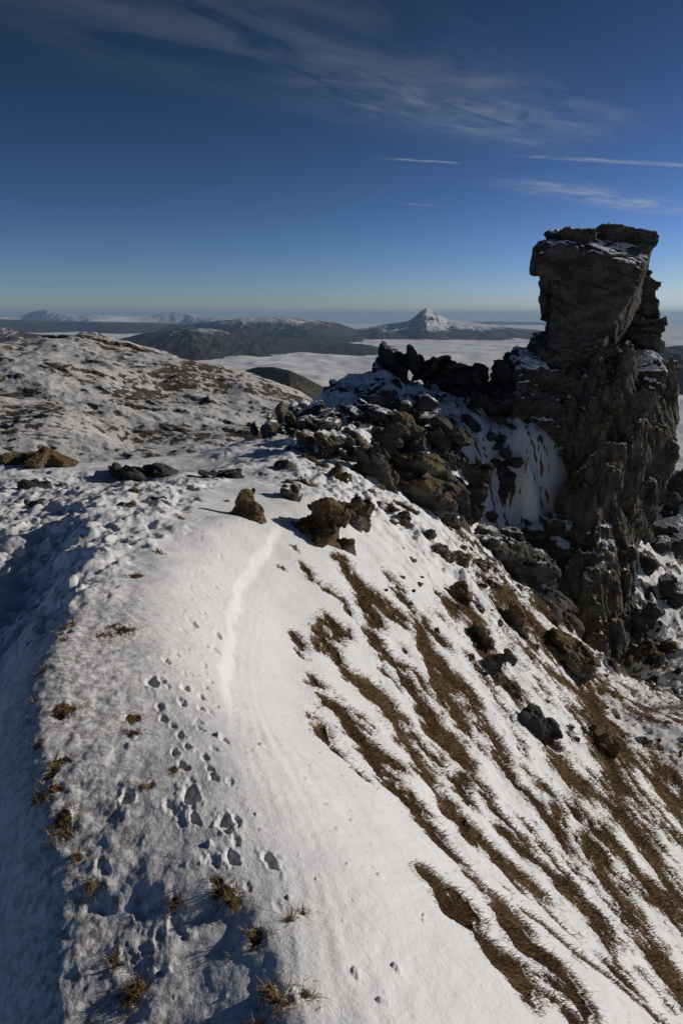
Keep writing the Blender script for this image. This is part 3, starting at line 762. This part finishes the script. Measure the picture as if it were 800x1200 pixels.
G1 = 'dark crags along the skyline ridge'
rows = [
 # skyline crest
 ('crag', 'rounded dark crag topmost on the skyline, furthest from the tower', 464, 421, 28, 66, 48, .9, 101, M_DARK, 4, .45, G1),
 ('crag', 'upright dark crag just right of the rounded skyline crag', 512, 432, 28.5, 52, 66, 1.0, 102, M_DARK, 4, .3, G1),
 ('crag', 'tallest blocky black crag in the middle of the skyline ridge', 548, 440, 28.5, 66, 90, .9, 103, M_DARK, 5, .3, G1),
 ('crag', 'pointed black crag with two snow streaks above the shaded hollow', 590, 446, 28.5, 62, 92, .9, 104, M_DARK, 5, .35, G1),
 ('crag', 'low jagged crag wedged in the notch beside the rock tower', 616, 452, 30, 44, 66, .9, 105, M_DARK, 4, .35, G1),
 ('crag', 'dark crag below the skyline with snow lying across its left shoulder', 505, 474, 27.2, 74, 56, .8, 106, M_DARK, 5, .55, G1),
 ('crag', 'steep black rib running down from the skyline into the shaded hollow', 566, 488, 27.0, 60, 84, .8, 107, M_DARK, 5, .3, G1),
 ('crag', 'snow dusted crag on the left end of the skyline ridge', 404, 462, 26, 62, 36, .9, 108, M_DARK, 5, .75, G1),
 ('crag', 'flat dark crag half buried in the shaded snow under the rounded crag', 450, 452, 26.6, 46, 30, .8, 109, M_DARK, 4, .7, G1),
 ('crag', 'small dark crag above the shaded saddle, lit along its top', 322, 506, 20.2, 72, 50, .8, 110, M_MID, 5, .5, G1),
 ('crag', 'low crag poking from the saddle snow right of the small lit crag', 368, 500, 20.5, 66, 46, .8, 111, M_MID, 4, .55, G1),
 ('crag', 'broken crag on the snowy dome between the skyline and the lit outcrops', 408, 466, 25.5, 52, 34, .7, 170, M_DARK, 5, .6, G1),
 ('crag', 'wide low crag crossing the snow under the rounded skyline crag', 446, 466, 25.2, 80, 40, .6, 171, M_DARK, 6, .55, G1),
 ('crag', 'crag with a snowy ledge between the wide low crag and the shaded hollow', 486, 478, 25.0, 60, 48, .6, 172, M_DARK, 5, .5, G1),
 ('crag', 'steep crag at the lower left end of the snowy dome', 362, 482, 23.2, 56, 38, .7, 173, M_MID, 5, .6, G1),
 ('crag', 'dark wall of rock filling the notch against the left shoulder of the tower', 604, 476, 27.6, 60, 64, .6, 174, M_DARK, 6, .3, G1),
 ('crag', 'black rib splitting the shaded snow bowl left of the tower', 592, 552, 25.6, 40, 84, .6, 175, M_DARK, 4, .4, None),
 # mid band
 ('outcrop', 'mossy outcrop catching the sun above the bright snow lip', 402, 525, 17.2, 74, 60, .7, 120, M_MID, 5, .5, None),
 ('outcrop', 'brown topped outcrop standing behind the bright snow rib', 468, 508, 19.0, 70, 72, .7, 121, M_MID, 5, .4, None),
 ('outcrop', 'dark outcrop in the middle of the shaded gully head', 492, 566, 17.6, 100, 104, .6, 122, M_MID, 6, .3, None),
 ('outcrop', 'shadowed outcrop between the brown topped outcrop and the skyline', 440, 492, 22.2, 74, 56, .7, 123, M_DARK, 5, .5, None),
 ('outcrop', 'leaning black slab in the shaded gully with snow on both sides', 553, 572, 22.6, 58, 110, .7, 124, M_DARK, 4, .35, None),
 ('outcrop', 'black outcrop just above the leaning slab', 522, 518, 24.4, 78, 84, .7, 125, M_DARK, 5, .35, None),
 ('outcrop', 'small black rock in the blue snow between leaning slab and tower', 582, 520, 26.0, 28, 60, .8, 126, M_DARK, 3, .4, None),
 ('outcrop', 'jumbled black outcrop at the left foot of the rock tower', 600, 655, 22.6, 100, 92, .7, 127, M_TOWER, 6, .45, None),
 ('outcrop', 'snow flecked black outcrop low in the gully below the slab', 566, 640, 21.6, 60, 56, .7, 128, M_DARK, 5, .5, None),
 ('outcrop', 'broken dark outcrop under the front corner of the tower', 645, 720, 21.4, 70, 66, .7, 129, M_TOWER, 6, .4, None),
 ('outcrop', 'shadowed outcrop under the snow ledge on the left of the tower', 640, 628, 25, 76, 60, .6, 136, M_TOWER, 7, .5, None),
 ('outcrop', 'dark outcrop with a mossy top at the end of the shaded saddle', 357, 524, 17.6, 62, 50, .7, 152, M_MID, 4, .45, None),
 ('outcrop', 'shadowed outcrop left of the gully head, under the mossy outcrop', 440, 552, 16.4, 74, 66, .6, 153, M_MID, 5, .3, None),
 ('outcrop', 'dark outcrop between the brown topped outcrop and the gully head', 478, 536, 19.4, 74, 64, .6, 154, M_MID, 5, .35, None),
 ('outcrop', 'black outcrop closing the gully head on the side of the leaning slab', 516, 562, 21.0, 64, 90, .6, 155, M_DARK, 5, .3, None),
 ('outcrop', 'black outcrop falling away behind the bright snow rib', 512, 604, 18.4, 60, 72, .6, 156, M_DARK, 4, .3, None),
 ('outcrop', 'broken black crag right under the pointed crag with snow streaks', 596, 486, 28.0, 44, 46, .7, 157, M_DARK, 5, .45, None),
 ('outcrop', 'snowy broken crag left of the steep black rib', 530, 498, 26.0, 60, 34, .7, 158, M_DARK, 5, .6, None),
 ('outcrop', 'snow covered crag sloping down from the left end of the skyline ridge', 396, 486, 23.6, 70, 34, .7, 159, M_DARK, 5, .8, None),
 ('outcrop', 'mossy lump in the lit snow at the foot of the gully', 600, 722, None, 52, 62, .6, 160, M_MOSS, 4, .15, None),
 ('outcrop', 'large mossy shelf lit by the sun under the tower front', 662, 762, None, 88, 72, .6, 161, M_MOSS, 5, .12, None),
 # sunny side rocks
 ('boulder', 'brown mossy boulder at the head of the animal tracks', 297, 592, None, 50, 64, .8, 130, M_MOSS, 3, .1, None),
 ('boulder', 'large mossy boulder beside a grey flat faced one below the snow lip', 380, 612, None, 92, 104, .7, 131, M_MOSS, 4, .12, None),
 ('boulder', 'grey flat faced boulder leaning on the large mossy one', 418, 598, None, 72, 75, .6, 132, M_MID, 3, .15, None),
 ('boulder', 'mossy knob of rock hanging below the grey flat faced boulder', 409, 640, None, 36, 49, .8, 133, M_MOSS, 2, .1, None),
 ('boulder', 'small mossy boulder on the crest above the grey flat faced one', 400, 556, None, 33, 33, .8, 134, M_MOSS, 3, .2, None),
 ('boulder', 'pale rimed rock sticking out of the snow left of the large mossy boulder', 345, 577, None, 34, 30, .9, 135, M_MID, 3, .6, None),
 ('boulder', 'turf capped boulder at the end of the bright snow rib', 545, 700, None, 44, 54, .8, 137, M_MOSS, 3, .15, None),
 ('flat_rock', 'uppermost grey slab in the tilted row under the bright snow rib', 562, 738, None, 64, 96, .35, 138, M_MID, 3, .15, 'tilted slabs running down the slope under the rib'),
 ('flat_rock', 'long turf edged slab, second down the tilted row under the rib', 588, 776, None, 70, 124, .3, 139, M_MID, 3, .2, 'tilted slabs running down the slope under the rib'),
 ('flat_rock', 'short slab in the middle of the tilted row, half under snow', 612, 806, None, 64, 76, .35, 162, M_DARK, 3, .5, 'tilted slabs running down the slope under the rib'),
 ('flat_rock', 'darkest and broadest slab near the bottom of the tilted row', 630, 838, None, 70, 112, .35, 163, M_DARK, 4, .25, 'tilted slabs running down the slope under the rib'),
 ('flat_rock', 'lowest small slab ending the tilted row above the grass streaks', 650, 872, None, 39, 51, .4, 164, M_MID, 2, .1, 'tilted slabs running down the slope under the rib'),
 ('boulder', 'small brown rock in the snow above the grass streaks', 464, 690, None, 26, 31, .8, 140, M_MOSS, 2, .1, None),
 ('boulder', 'dark flat rock breaking the churned snow on the plateau skyline', 160, 553, None, 108, 29, .7, 141, M_DARK, 5, .35, None),
 ('boulder', 'brown angular rock at the edge of the plateau, in front of the snowy hill', 34, 541, None, 82, 36, .7, 142, M_MOSS, 4, .1, None),
 ('boulder', 'low dark rock in the trampled snow below the brown angular rock', 36, 572, None, 54, 26, .8, 143, M_DARK, 4, .35, None),
 ('boulder', 'flat dark stone beside the low dark rock in trampled snow', 44, 590, None, 28, 18, .9, 144, M_DARK, 3, .3, None),
 ('boulder', 'thin dark slab lying on the snow near the saddle', 265, 556, None, 52, 14, .8, 145, M_DARK, 3, .4, None),
 ('boulder', 'big shadowed boulder on the shoulder to the right of the tower', 792, 572, 32.5, 60, 58, .8, 146, M_DARK, 4, .25, None),
 ('boulder', 'snow capped rock under the big shadowed boulder right of the tower', 783, 625, 30, 56, 46, .8, 147, M_DARK, 4, .65, None),
 ('boulder', 'dark rock lodged against the right foot of the tower', 752, 668, 27, 44, 60, .8, 148, M_TOWER, 5, .5, None),
 ('boulder', 'low dark rock at the right edge below the snow capped one', 795, 690, 26.5, 50, 40, .8, 149, M_DARK, 4, .6, None),
 ('boulder', 'rock and turf lump at the right foot of the tower', 760, 725, 24, 42, 36, .8, 150, M_TOWER, 4, .4, None),
 ('boulder', 'brown turf covered lump on the far snow slope under the tower', 712, 868, None, 46, 80, .5, 151, M_MOSS, 4, .05, None),
]
TILT = {153: .5, 155: .5, 156: .6, 160: .6, 161: .6, 122: -.5, 124: .35, 131: .2, 137: .5, 138: .9, 139: .9, 162: .8, 163: 1.0, 164: .9, 103: .2, 104: .35, 107: .35, 151: .3, 129: .5, 127: .5}
for kind, lab, u, v, Yd, w, h, dep, seed, mat, npc, snow, grp in rows:
    outcrop(kind, lab, kind, u, v, Yd, w, h, dep, seed, mat, npc, rot=(0, TILT.get(seed, 0.0), 0), snow=snow, group=grp)

# ---- small stones in the snow
protos = []
for k in range(6):
    pcs = [hull_piece((0, 0, 0), (1, .8, .6), (0, 0, 0), 900 + k)]
    o = rock_mesh('stone', pcs, .035, (M_DARK, M_MID, M_MOSS)[k % 3], 910 + k, amp=(.10, .05, .02), sc3=(1.8, 4, 10), snow=.45, snow_amt=.02)
    protos.append(o)
stone_zones = [('small dark stone among the shaded rocks of the ridge', 'small stones among the ridge rocks', 95, (330, 640), (480, 700), (.10, .45)),
               ('small stone scattered on the sunny slope between the grass streaks', 'small stones on the sunny slope', 60, (450, 800), (640, 900), (.05, .16)),
               ('small stone poking from the trampled snow on the plateau', 'small stones on the plateau', 16, (10, 290), (548, 600), (.06, .16))]
first = [True] * 6; used = 0
for lab, grp, cnt, (u0, u1), (v0, v1), (s0, s1) in stone_zones:
    k = 0; tries = 0
    while k < cnt and tries < cnt * 6:
        tries += 1
        u = rng.uniform(u0, u1); v = rng.uniform(v0, v1)
        if cnt == 95 and v < 480 + max(0, 430 - u) * .6: continue
        if cnt == 60 and (v < 560 + (u - 400) * .75 or v > 700 + (u - 450) * .9): continue
        p = hit(u, v)
        if p[1] > 33 or (cnt == 95 and (p[1] < 12.5 or (560 < u < 675 and 500 < v < 610))): continue
        i = int(rng.integers(6)); pr = protos[i]
        if first[i]: o = pr; first[i] = False
        else: o = pr.copy(); COL.objects.link(o)
        s = rng.uniform(s0, s1) * (1 if rng.random() > .12 else 1.7)
        o.scale = (s * rng.uniform(.8, 1.5), s, s * rng.uniform(.6, 1.1))
        o.rotation_euler = (rng.uniform(-.4, .4), rng.uniform(-.4, .6), rng.uniform(0, 6.28))
        o.location = (p[0], p[1], float(ground(p[0], p[1])) - s * .28)
        setp(o, lab, 'stone', grp); k += 1
for i in range(6):
    if first[i]: bpy.data.objects.remove(protos[i])

# ------------------------------------------------------------------ mid-distance snowy hill
RE = 6.371e6
mc = []
for u, v, Yd in [(-400, 430, 430), (-200, 416, 440), (-60, 412, 440), (0, 408, 440), (50, 400, 450), (95, 392, 455), (135, 400, 455), (180, 410, 455), (205, 420, 450), (235, 436, 445), (270, 442, 440), (310, 446, 435), (335, 455, 430), (357, 466, 420),
                 (400, 492, 400), (460, 530, 380), (100, 440, 330), (0, 450, 300), (200, 470, 330), (280, 480, 330), (60, 500, 240), (180, 520, 240), (300, 510, 260), (350, 500, 320), (0, 545, 190), (120, 560, 190), (250, 560, 200), (-150, 470, 280), (-200, 520, 210)]:
    mc.append(P(u, v, Yd))
for X_, Y_, Z_ in [(-100, 620, -110), (0, 600, -140), (-260, 620, -90), (60, 480, -160), (120, 300, -240), (100, 150, -160), (0, 130, -80), (-80, 120, -65), (-160, 140, -75), (-350, 350, -40), (-330, 200, -80), (-300, 60, -110), (60, 60, -70), (30, 800, -260), (-300, 850, -200), (200, 600, -330), (-500, 600, -120), (-60, 60, -45), (0, 60, -36)]:
    mc.append((X_, Y_, Z_))
tps2 = tps_fit(mc, 1e-6)
am = np.radians(np.linspace(-62, 40, 900)); rm_ = np.geomspace(52, 900, 700)
A2, R2 = np.meshgrid(am, rm_); x2 = (R2 * np.sin(A2)).ravel(); y2 = (R2 * np.cos(A2)).ravel()
h2 = tps2(x2, y2)
w2 = sm(60, 200, np.hypot(x2, y2))
q1 = facet2(x2 / 26 + .5 * fbm2(x2 / 30, y2 / 30, 200, 2), y2 / 22, 201, 1.0); q2 = facet2(x2 / 9, y2 / 8, 202, 1.0)
rg = ridged2(x2 / 45 + y2 / 120, y2 / 60, 204, 5)
h2 += w2 * (.8 * q1 + .35 * q2 + 2.7 * rg + 2.2 * fbm2(x2 / 55, y2 / 55, 203, 6) - .8 + .40 * fbm2(x2 / 6, y2 / 6, 207, 5))
HG2 = h2.reshape(A2.shape)
s2 = np.hypot(np.gradient(HG2, axis=0) / np.gradient(R2, axis=0), np.gradient(HG2, axis=1) / (np.gradient(A2, axis=1) * R2)).ravel()
sn2 = .86 - .9 * sm(-.05, .85, .75 * s2 + .42 * fbm2(x2 / 30, y2 / 30, 205, 6) + .22 * fbm2(x2 / 9, y2 / 9, 208, 4) + .35 * fbm2(x2 / 3.5, y2 / 3.5, 206, 3))
o = mesh_np('snowy_hill', np.c_[x2, y2, h2], grid_faces(*A2.shape)[:, ::-1], mat_hill('hill_rock_snow', (.045, .039, .034), (.13, .105, .08), .93, .13, .6, snowc=(.70, .69, .68)), attrs={'snow': sn2})
setp(o, 'broad rocky hill dusted with snow beyond the plateau', 'hill', kind='structure')

# ------------------------------------------------------------------ far hills and cloud sea
def zdrop(d): return d * d / (2 * RE)
def ridge_range(name, label, sky, D, Wn, Wf, base, mat, seed, rough=1.0, snowline=None, nA=420, nR=70, snow_k=.6, pad=60, wob=.12, lap=2.0, snmax=1.0):
    us = [p[0] for p in sky]; vs = [p[1] for p in sky]
    u0, u1 = us[0] - pad, us[-1] + pad
    uu = np.linspace(u0, u1, nA); vv = np.interp(uu, us, vs)
    k = np.ones(9) / 9; vv = np.convolve(np.pad(vv, 4, 'edge'), k, 'valid') if D < 14000 else vv
    tanv = np.array([ray(u, v)[2] / ray(u, v)[1] for u, v in zip(uu, vv)]); tx = np.array([ray(u, 372)[0] / ray(u, 372)[1] for u in uu])
    endf = sm(0, pad * .9, uu - u0) * sm(0, pad * .9, u1 - uu)
    tt = np.linspace(-1, 1, nR)
    U, Tm = np.meshgrid(np.arange(nA), tt)
    off = np.where(Tm < 0, Tm * Wn, Tm * Wf)
    xx0 = tx[U] * D
    Dl_ = D * (1 + wob * vnoise2(xx0 / (D * .12), np.full_like(xx0, 3.3), seed))
    Yv = Dl_ + off; Xv = tx[U] * Yv
    zs = 1.7 + tanv[U] * Dl_
    zb = base - zdrop(Dl_)
    prof = np.where(Tm < 0, 1 - np.abs(Tm) ** 1.15, 1 - np.abs(Tm) ** 1.3)
    hgt = (zs - zb) * prof * endf[U]
    s = D / 9000
    nz = ridged2(Xv / (250 * s), Yv / (700 * s), seed + 5, 6) * .6 + fbm2(Xv / (170 * s), Yv / (330 * s), seed + 9, 6) * .6
    amp_ = np.clip(np.abs(Tm) * 2.2, .06, 1) * prof
    Z = zb + hgt + rough * (zs - zb).clip(60, 900) * .30 * nz * amp_ * endf[U] - 60 * np.abs(Tm) ** 4
    gxx = np.gradient(Z, axis=1) / (np.gradient(Xv, axis=1) + 1e-6); gyy = np.gradient(Z, axis=0) / (np.gradient(Yv, axis=0) + 1e-6)
    st = np.hypot(gxx, gyy)
    alt = Z + zdrop(Yv)
    sn = snow_k * sm(snowline - 120, snowline + 120, alt + 90 * nz) * (1 - .5 * sm(.3, .9, st)) if snowline is not None else np.zeros_like(Z)
    sn = sn * snmax
    o = mesh_np(name, np.c_[Xv.ravel(), Yv.ravel(), Z.ravel()], grid_faces(nR, nA), mat, attrs={'snow': sn.ravel()})
    setp(o, label, 'hill' if 'mountain' not in name else 'mountain', kind='structure')
    return o
MH1 = mat_hill('moor_dark', (.030, .030, .024), (.060, .052, .036), .8, .004, 10)
MH2 = mat_hill('moor_brown', (.028, .028, .028), (.07, .056, .042), .8, .0022, 25, warm=(.09, .062, .042))
MH3 = mat_hill('moor_snow', (.032, .036, .043), (.065, .066, .068), .95, .0016, 25)
CL = -400.0
ridge_range('dark_hill', 'dark rounded hill rising from the cloud just beyond the snowy hill', [(262, 449), (275, 437), (300, 430), (318, 430), (338, 434), (360, 444), (385, 458), (410, 475)], 3200, 900, 900, CL - 60, MH1, 301, .5, pad=40)
ridge_range('dark_hill', 'brown moorland hill with craggy flank at the far left', [(-150, 380), (-60, 381), (0, 384), (14, 384), (28, 390), (55, 393), (90, 400), (130, 408)], 6500, 1500, 2000, CL - 80, MH2, 302, .9, snowline=-170, snow_k=.6)
ridge_range('brown_hill', 'brown hill streaked with snow between two bands of cloud', [(135, 399), (165, 391), (200, 387), (220, 384), (250, 385), (262, 388), (285, 393), (310, 394), (340, 396), (380, 400), (420, 404), (450, 408)], 9500, 2400, 2600, CL - 60, MH2, 303, 1.0, snowline=-200, snow_k=.55)
ridge_range('grey_hill', 'small snow dusted hill in front of the long grey range', [(310, 393), (330, 386), (345, 382), (358, 383), (372, 388), (400, 393)], 12500, 1500, 1500, CL - 60, MH3, 304, .6, snowline=-200, snow_k=.55)
ridge_range('grey_hill', 'long grey range running to the centre of the skyline', [(215, 380), (234, 378), (267, 375), (290, 372), (324, 371), (350, 373), (369, 375), (397, 379), (420, 387)], 15500, 2500, 2500, CL - 60, MH3, 305, .9, snowline=-170, snow_k=.6)
ridge_range('snowy_mountain', 'lone snowy mountain with a pointed summit on the skyline', [(385, 396), (405, 388), (430, 384), (450, 380), (468, 378), (479, 376), (486, 371), (493, 364.5), (499, 361), (506, 363), (514, 369), (524, 374), (540, 376.5), (560, 379), (600, 384), (640, 388), (690, 393), (720, 396)], 16500, 4300, 3000, CL - 60, MH3, 306, 1.1, snowline=-250, snow_k=.8, nA=640, nR=110, wob=.03)
ridge_range('dark_hill', 'long low brown hills under the far left mountains', [(-150, 374), (-60, 376), (0, 374), (60, 376), (120, 377), (180, 378), (235, 381), (270, 384)], 21000, 3000, 3000, CL - 60, MH2, 307, .8, snowline=-210, snow_k=.45)
ridge_range('snowy_mountain', 'distant white mountains on the skyline at the far left', [(-150, 371), (-90, 368), (-30, 371), (0, 371.5), (30, 369), (40, 365), (55, 363), (68, 364.5), (80, 367), (92, 369), (115, 369), (150, 371), (178, 370), (192, 367), (205, 365.5), (222, 367.5), (240, 371), (290, 374), (330, 374)], 31000, 4000, 4000, CL - 60, MH3, 308, .8, snowline=-420, snow_k=1.3, nA=640)
ridge_range('grey_hill', 'faint low islands of hill on the cloud horizon beside the tower', [(470, 379.5), (545, 377.5), (580, 376.5), (620, 377.5), (660, 378)], 42000, 3000, 3000, CL - 60, MH3, 309, .4, snowline=-500, snow_k=.4)
ridge_range('dark_hill', 'blue shadowed hill showing past the right side of the tower', [(735, 415), (770, 408), (800, 405), (850, 403), (950, 420)], 5200, 1500, 1500, CL - 80, MH3, 310, .9, snowline=-150, snow_k=.8)

# cloud sea
ac = np.radians(np.linspace(-75, 75, 620)); rc = np.geomspace(900, 90000, 560)
A3, R3 = np.meshgrid(ac, rc); x3 = (R3 * np.sin(A3)); y3 = R3 * np.cos(A3)
cz = CL - zdrop(R3) + 48 * fbm2(x3 / 1300, y3 / 800, 400, 6, .6) + 7 * fbm2(x3 / 260, y3 / 180, 401, 4) + 14 * fbm2(x3 / 5000, y3 / 3000, 402, 3)
tc = NT('cloud_top'); MC = tc.out((.93, .93, .93), 1.0, tc.bump(tc.noise(.004, 6, .6), 25, .4), 0.0)
o = mesh_np('cloud_sea', np.c_[x3.ravel(), y3.ravel(), cz.ravel()], grid_faces(*A3.shape)[:, ::-1], MC)
setp(o, 'white sea of low cloud filling the valleys to the horizon', 'cloud', kind='stuff')
# valley floor far below
ag = np.radians(np.linspace(-180, 180, 97)); rg_ = np.geomspace(60, 95000, 60)
A4, R4 = np.meshgrid(ag, rg_); x4 = R4 * np.sin(A4); y4 = R4 * np.cos(A4)
z4 = -60 - 760 * sm(60, 3000, R4) - zdrop(R4)
near_front = sm(R(65), R(45), np.abs(A4)); z4 = z4 - 220 * near_front * sm(60, 400, R4) * sm(3000, 1200, R4)
o = mesh_np('ground', np.c_[x4.ravel(), y4.ravel(), z4.ravel()], grid_faces(*A4.shape)[:, ::-1], MH1, attrs={'snow': np.zeros(x4.size)})
setp(o, 'dark valley floor far below the ridge', 'ground', kind='structure')

# ------------------------------------------------------------------ haze
HZ = 2.1e-5
bpy.ops.mesh.primitive_cube_add(size=2, location=(0, 0, 0)); hz = bpy.context.object
hz.name = 'haze'; hz.scale = (97000, 97000, 900); hz.location = (0, 0, 140 - 900 - 0.0)
zt, zbt = 240.0, -1700.0
hz.scale = (97000, 97000, (zt - zbt) / 2); hz.location = (0, 0, (zt + zbt) / 2)
hm = bpy.data.materials.new('haze_air'); hm.use_nodes = True; nt = hm.node_tree; nt.nodes.remove(nt.nodes['Principled BSDF'])
pv = nt.nodes.new('ShaderNodeVolumePrincipled'); pv.inputs['Color'].default_value = (.46, .70, 1, 1); pv.inputs['Density'].default_value = HZ; pv.inputs['Anisotropy'].default_value = .1
nt.links.new(pv.outputs[0], nt.nodes['Material Output'].inputs['Volume'])
hz.data.materials.append(hm); setp(hz, 'thin bluish haze in the air over the distant hills', 'haze', kind='stuff')

# ------------------------------------------------------------------ sky with cirrus, sun
w = bpy.data.worlds.new('World'); sc.world = w; w.use_nodes = True
n, l = w.node_tree.nodes, w.node_tree.links
bg = n['Background']
sky = n.new('ShaderNodeTexSky'); sky.sky_type = 'NISHITA'; sky.sun_disc = False; sky.sun_elevation = SUN_EL; sky.sun_rotation = SUN_AZ
sky.altitude = 900; sky.air_density = .6; sky.dust_density = .5; sky.ozone_density = 3.0
bg.inputs['Strength'].default_value = .05
tcn = n.new('ShaderNodeTexCoord')
def nmath(op, a, b=0.0, c=0.0):
    q = n.new('ShaderNodeMath'); q.operation = op
    for i, v_ in enumerate((a, b, c)):
        if isinstance(v_, bpy.types.NodeSocket): l.new(v_, q.inputs[i])
        else: q.inputs[i].default_value = v_
    return q.outputs[0]
sep = n.new('ShaderNodeSeparateXYZ'); l.new(tcn.outputs['Generated'], sep.inputs[0])
zz = nmath('MAXIMUM', sep.outputs[2], .04)
px = nmath('DIVIDE', sep.outputs[0], zz); py = nmath('DIVIDE', sep.outputs[1], zz)     # point on a flat cloud deck
comb = n.new('ShaderNodeCombineXYZ'); l.new(px, comb.inputs[0]); l.new(py, comb.inputs[1])
def deck(u, v):
    d = ray(u, v); return d[0] / d[2], d[1] / d[2]
def wisp(path, width, scale, seed, stretch, gain):
    """soft band along a line on the cloud deck, broken by stretched noise"""
    (x0, y0), (x1, y1) = deck(*path[0]), deck(*path[1])
    ang = math.atan2(y1 - y0, x1 - x0); Ls = math.hypot(x1 - x0, y1 - y0)
    mp = n.new('ShaderNodeMapping'); mp.vector_type = 'TEXTURE'; mp.inputs['Location'].default_value = (x0, y0, 0); mp.inputs['Rotation'].default_value = (0, 0, ang); mp.inputs['Scale'].default_value = (Ls, Ls, 1)
    l.new(comb.outputs[0], mp.inputs['Vector'])
    s2_ = n.new('ShaderNodeSeparateXYZ'); l.new(mp.outputs[0], s2_.inputs[0])
    cx_ = nmath('ABSOLUTE', nmath('SUBTRACT', s2_.outputs[0], .5))
    mr = n.new('ShaderNodeMapRange'); mr.interpolation_type = 'SMOOTHSTEP'; l.new(cx_, mr.inputs[0]); mr.inputs[1].default_value = .62; mr.inputs[2].default_value = .2
    cy_ = nmath('ABSOLUTE', s2_.outputs[1])
    mr2 = n.new('ShaderNodeMapRange'); mr2.interpolation_type = 'SMOOTHSTEP'; l.new(cy_, mr2.inputs[0]); mr2.inputs[1].default_value = width; mr2.inputs[2].default_value = 0
    sc_n = n.new('ShaderNodeMapping'); sc_n.inputs['Scale'].default_value = (scale, scale * stretch, 1); sc_n.inputs['Location'].default_value = (seed, seed * 2, 0); sc_n.inputs['Rotation'].default_value = (0, 0, .12); l.new(mp.outputs[0], sc_n.inputs['Vector'])
    nz_ = n.new('ShaderNodeTexNoise'); nz_.inputs['Scale'].default_value = 1; nz_.inputs['Detail'].default_value = 8; nz_.inputs['Roughness'].default_value = .62; nz_.inputs['Distortion'].default_value = .6; l.new(sc_n.outputs[0], nz_.inputs['Vector'])
    mr3 = n.new('ShaderNodeMapRange'); l.new(nz_.outputs['Fac'], mr3.inputs[0]); mr3.inputs[1].default_value = .38; mr3.inputs[2].default_value = .78
    return nmath('MULTIPLY', nmath('MULTIPLY', mr.outputs[0], mr2.outputs[0]), nmath('MULTIPLY', mr3.outputs[0], gain))
tot = wisp(((-60, -60), (720, 180)), .24, 4, 1.3, 3.0, .20)
for a_ in [wisp(((360, 70), (690, 170)), .34, 4, 4.1, 2.4, .42), wisp(((600, 182), (840, 196)), .06, 5, 7.7, 3, .9), wisp(((600, 210), (800, 250)), .16, 5, 9.7, 3, .8), wisp(((440, 185), (550, 192)), .08, 4, 2.7, 2, .8), wisp(((470, 238), (515, 242)), .1, 4, 12.7, 2, .6)]:
    tot = nmath('MAXIMUM', tot, a_)
mx = n.new('ShaderNodeMix'); mx.data_type = 'RGBA'; l.new(tot, mx.inputs[0]); sp_ = n.new('ShaderNodeSeparateColor'); l.new(sky.outputs[0], sp_.inputs[0]); cb_ = n.new('ShaderNodeCombineColor')
for i_, (g_, k_, m_) in enumerate(((1.85, .745, 18), (1.80, .608, 20), (2.2, .262, 22))):
    l.new(nmath('MINIMUM', nmath('MULTIPLY', nmath('POWER', sp_.outputs[i_], g_), k_), m_), cb_.inputs[i_])
l.new(cb_.outputs[0], mx.inputs[6])
mx.inputs[7].default_value = (12, 13.2, 14.5, 1)
l.new(mx.outputs[2], bg.inputs['Color'])

sl_ = bpy.data.lights.new('sun', 'SUN'); sl_.energy = 5.0; sl_.angle = R(.5); sl_.color = (1, .93, .83)
so = bpy.data.objects.new('sun', sl_); COL.objects.link(so)
from mathutils import Vector
dv_ = Vector((math.sin(SUN_AZ) * math.cos(SUN_EL), math.cos(SUN_AZ) * math.cos(SUN_EL), math.sin(SUN_EL)))
so.rotation_euler = dv_.to_track_quat('Z', 'Y').to_euler(); so.location = (60, 15, 40)

cd = bpy.data.cameras.new('camera'); co_ = bpy.data.objects.new('camera', cd); COL.objects.link(co_)
co_.location = CAM; co_.rotation_euler = (math.pi / 2 - TH, 0, 0)
cd.sensor_fit = 'VERTICAL'; cd.sensor_height = 36; cd.lens = F / 1200 * 36; cd.clip_start = .05; cd.clip_end = 250000
sc.camera = co_
sc.view_settings.view_transform = 'Standard'; sc.view_settings.look = 'None'; sc.view_settings.exposure = -.75; sc.view_settings.gamma = 1
sc.render.engine = 'CYCLES'
sc.cycles.use_denoising = True
sc.cycles.max_bounces = 4; sc.cycles.diffuse_bounces = 3; sc.cycles.volume_bounces = 0
print('script time', time.time() - T0)
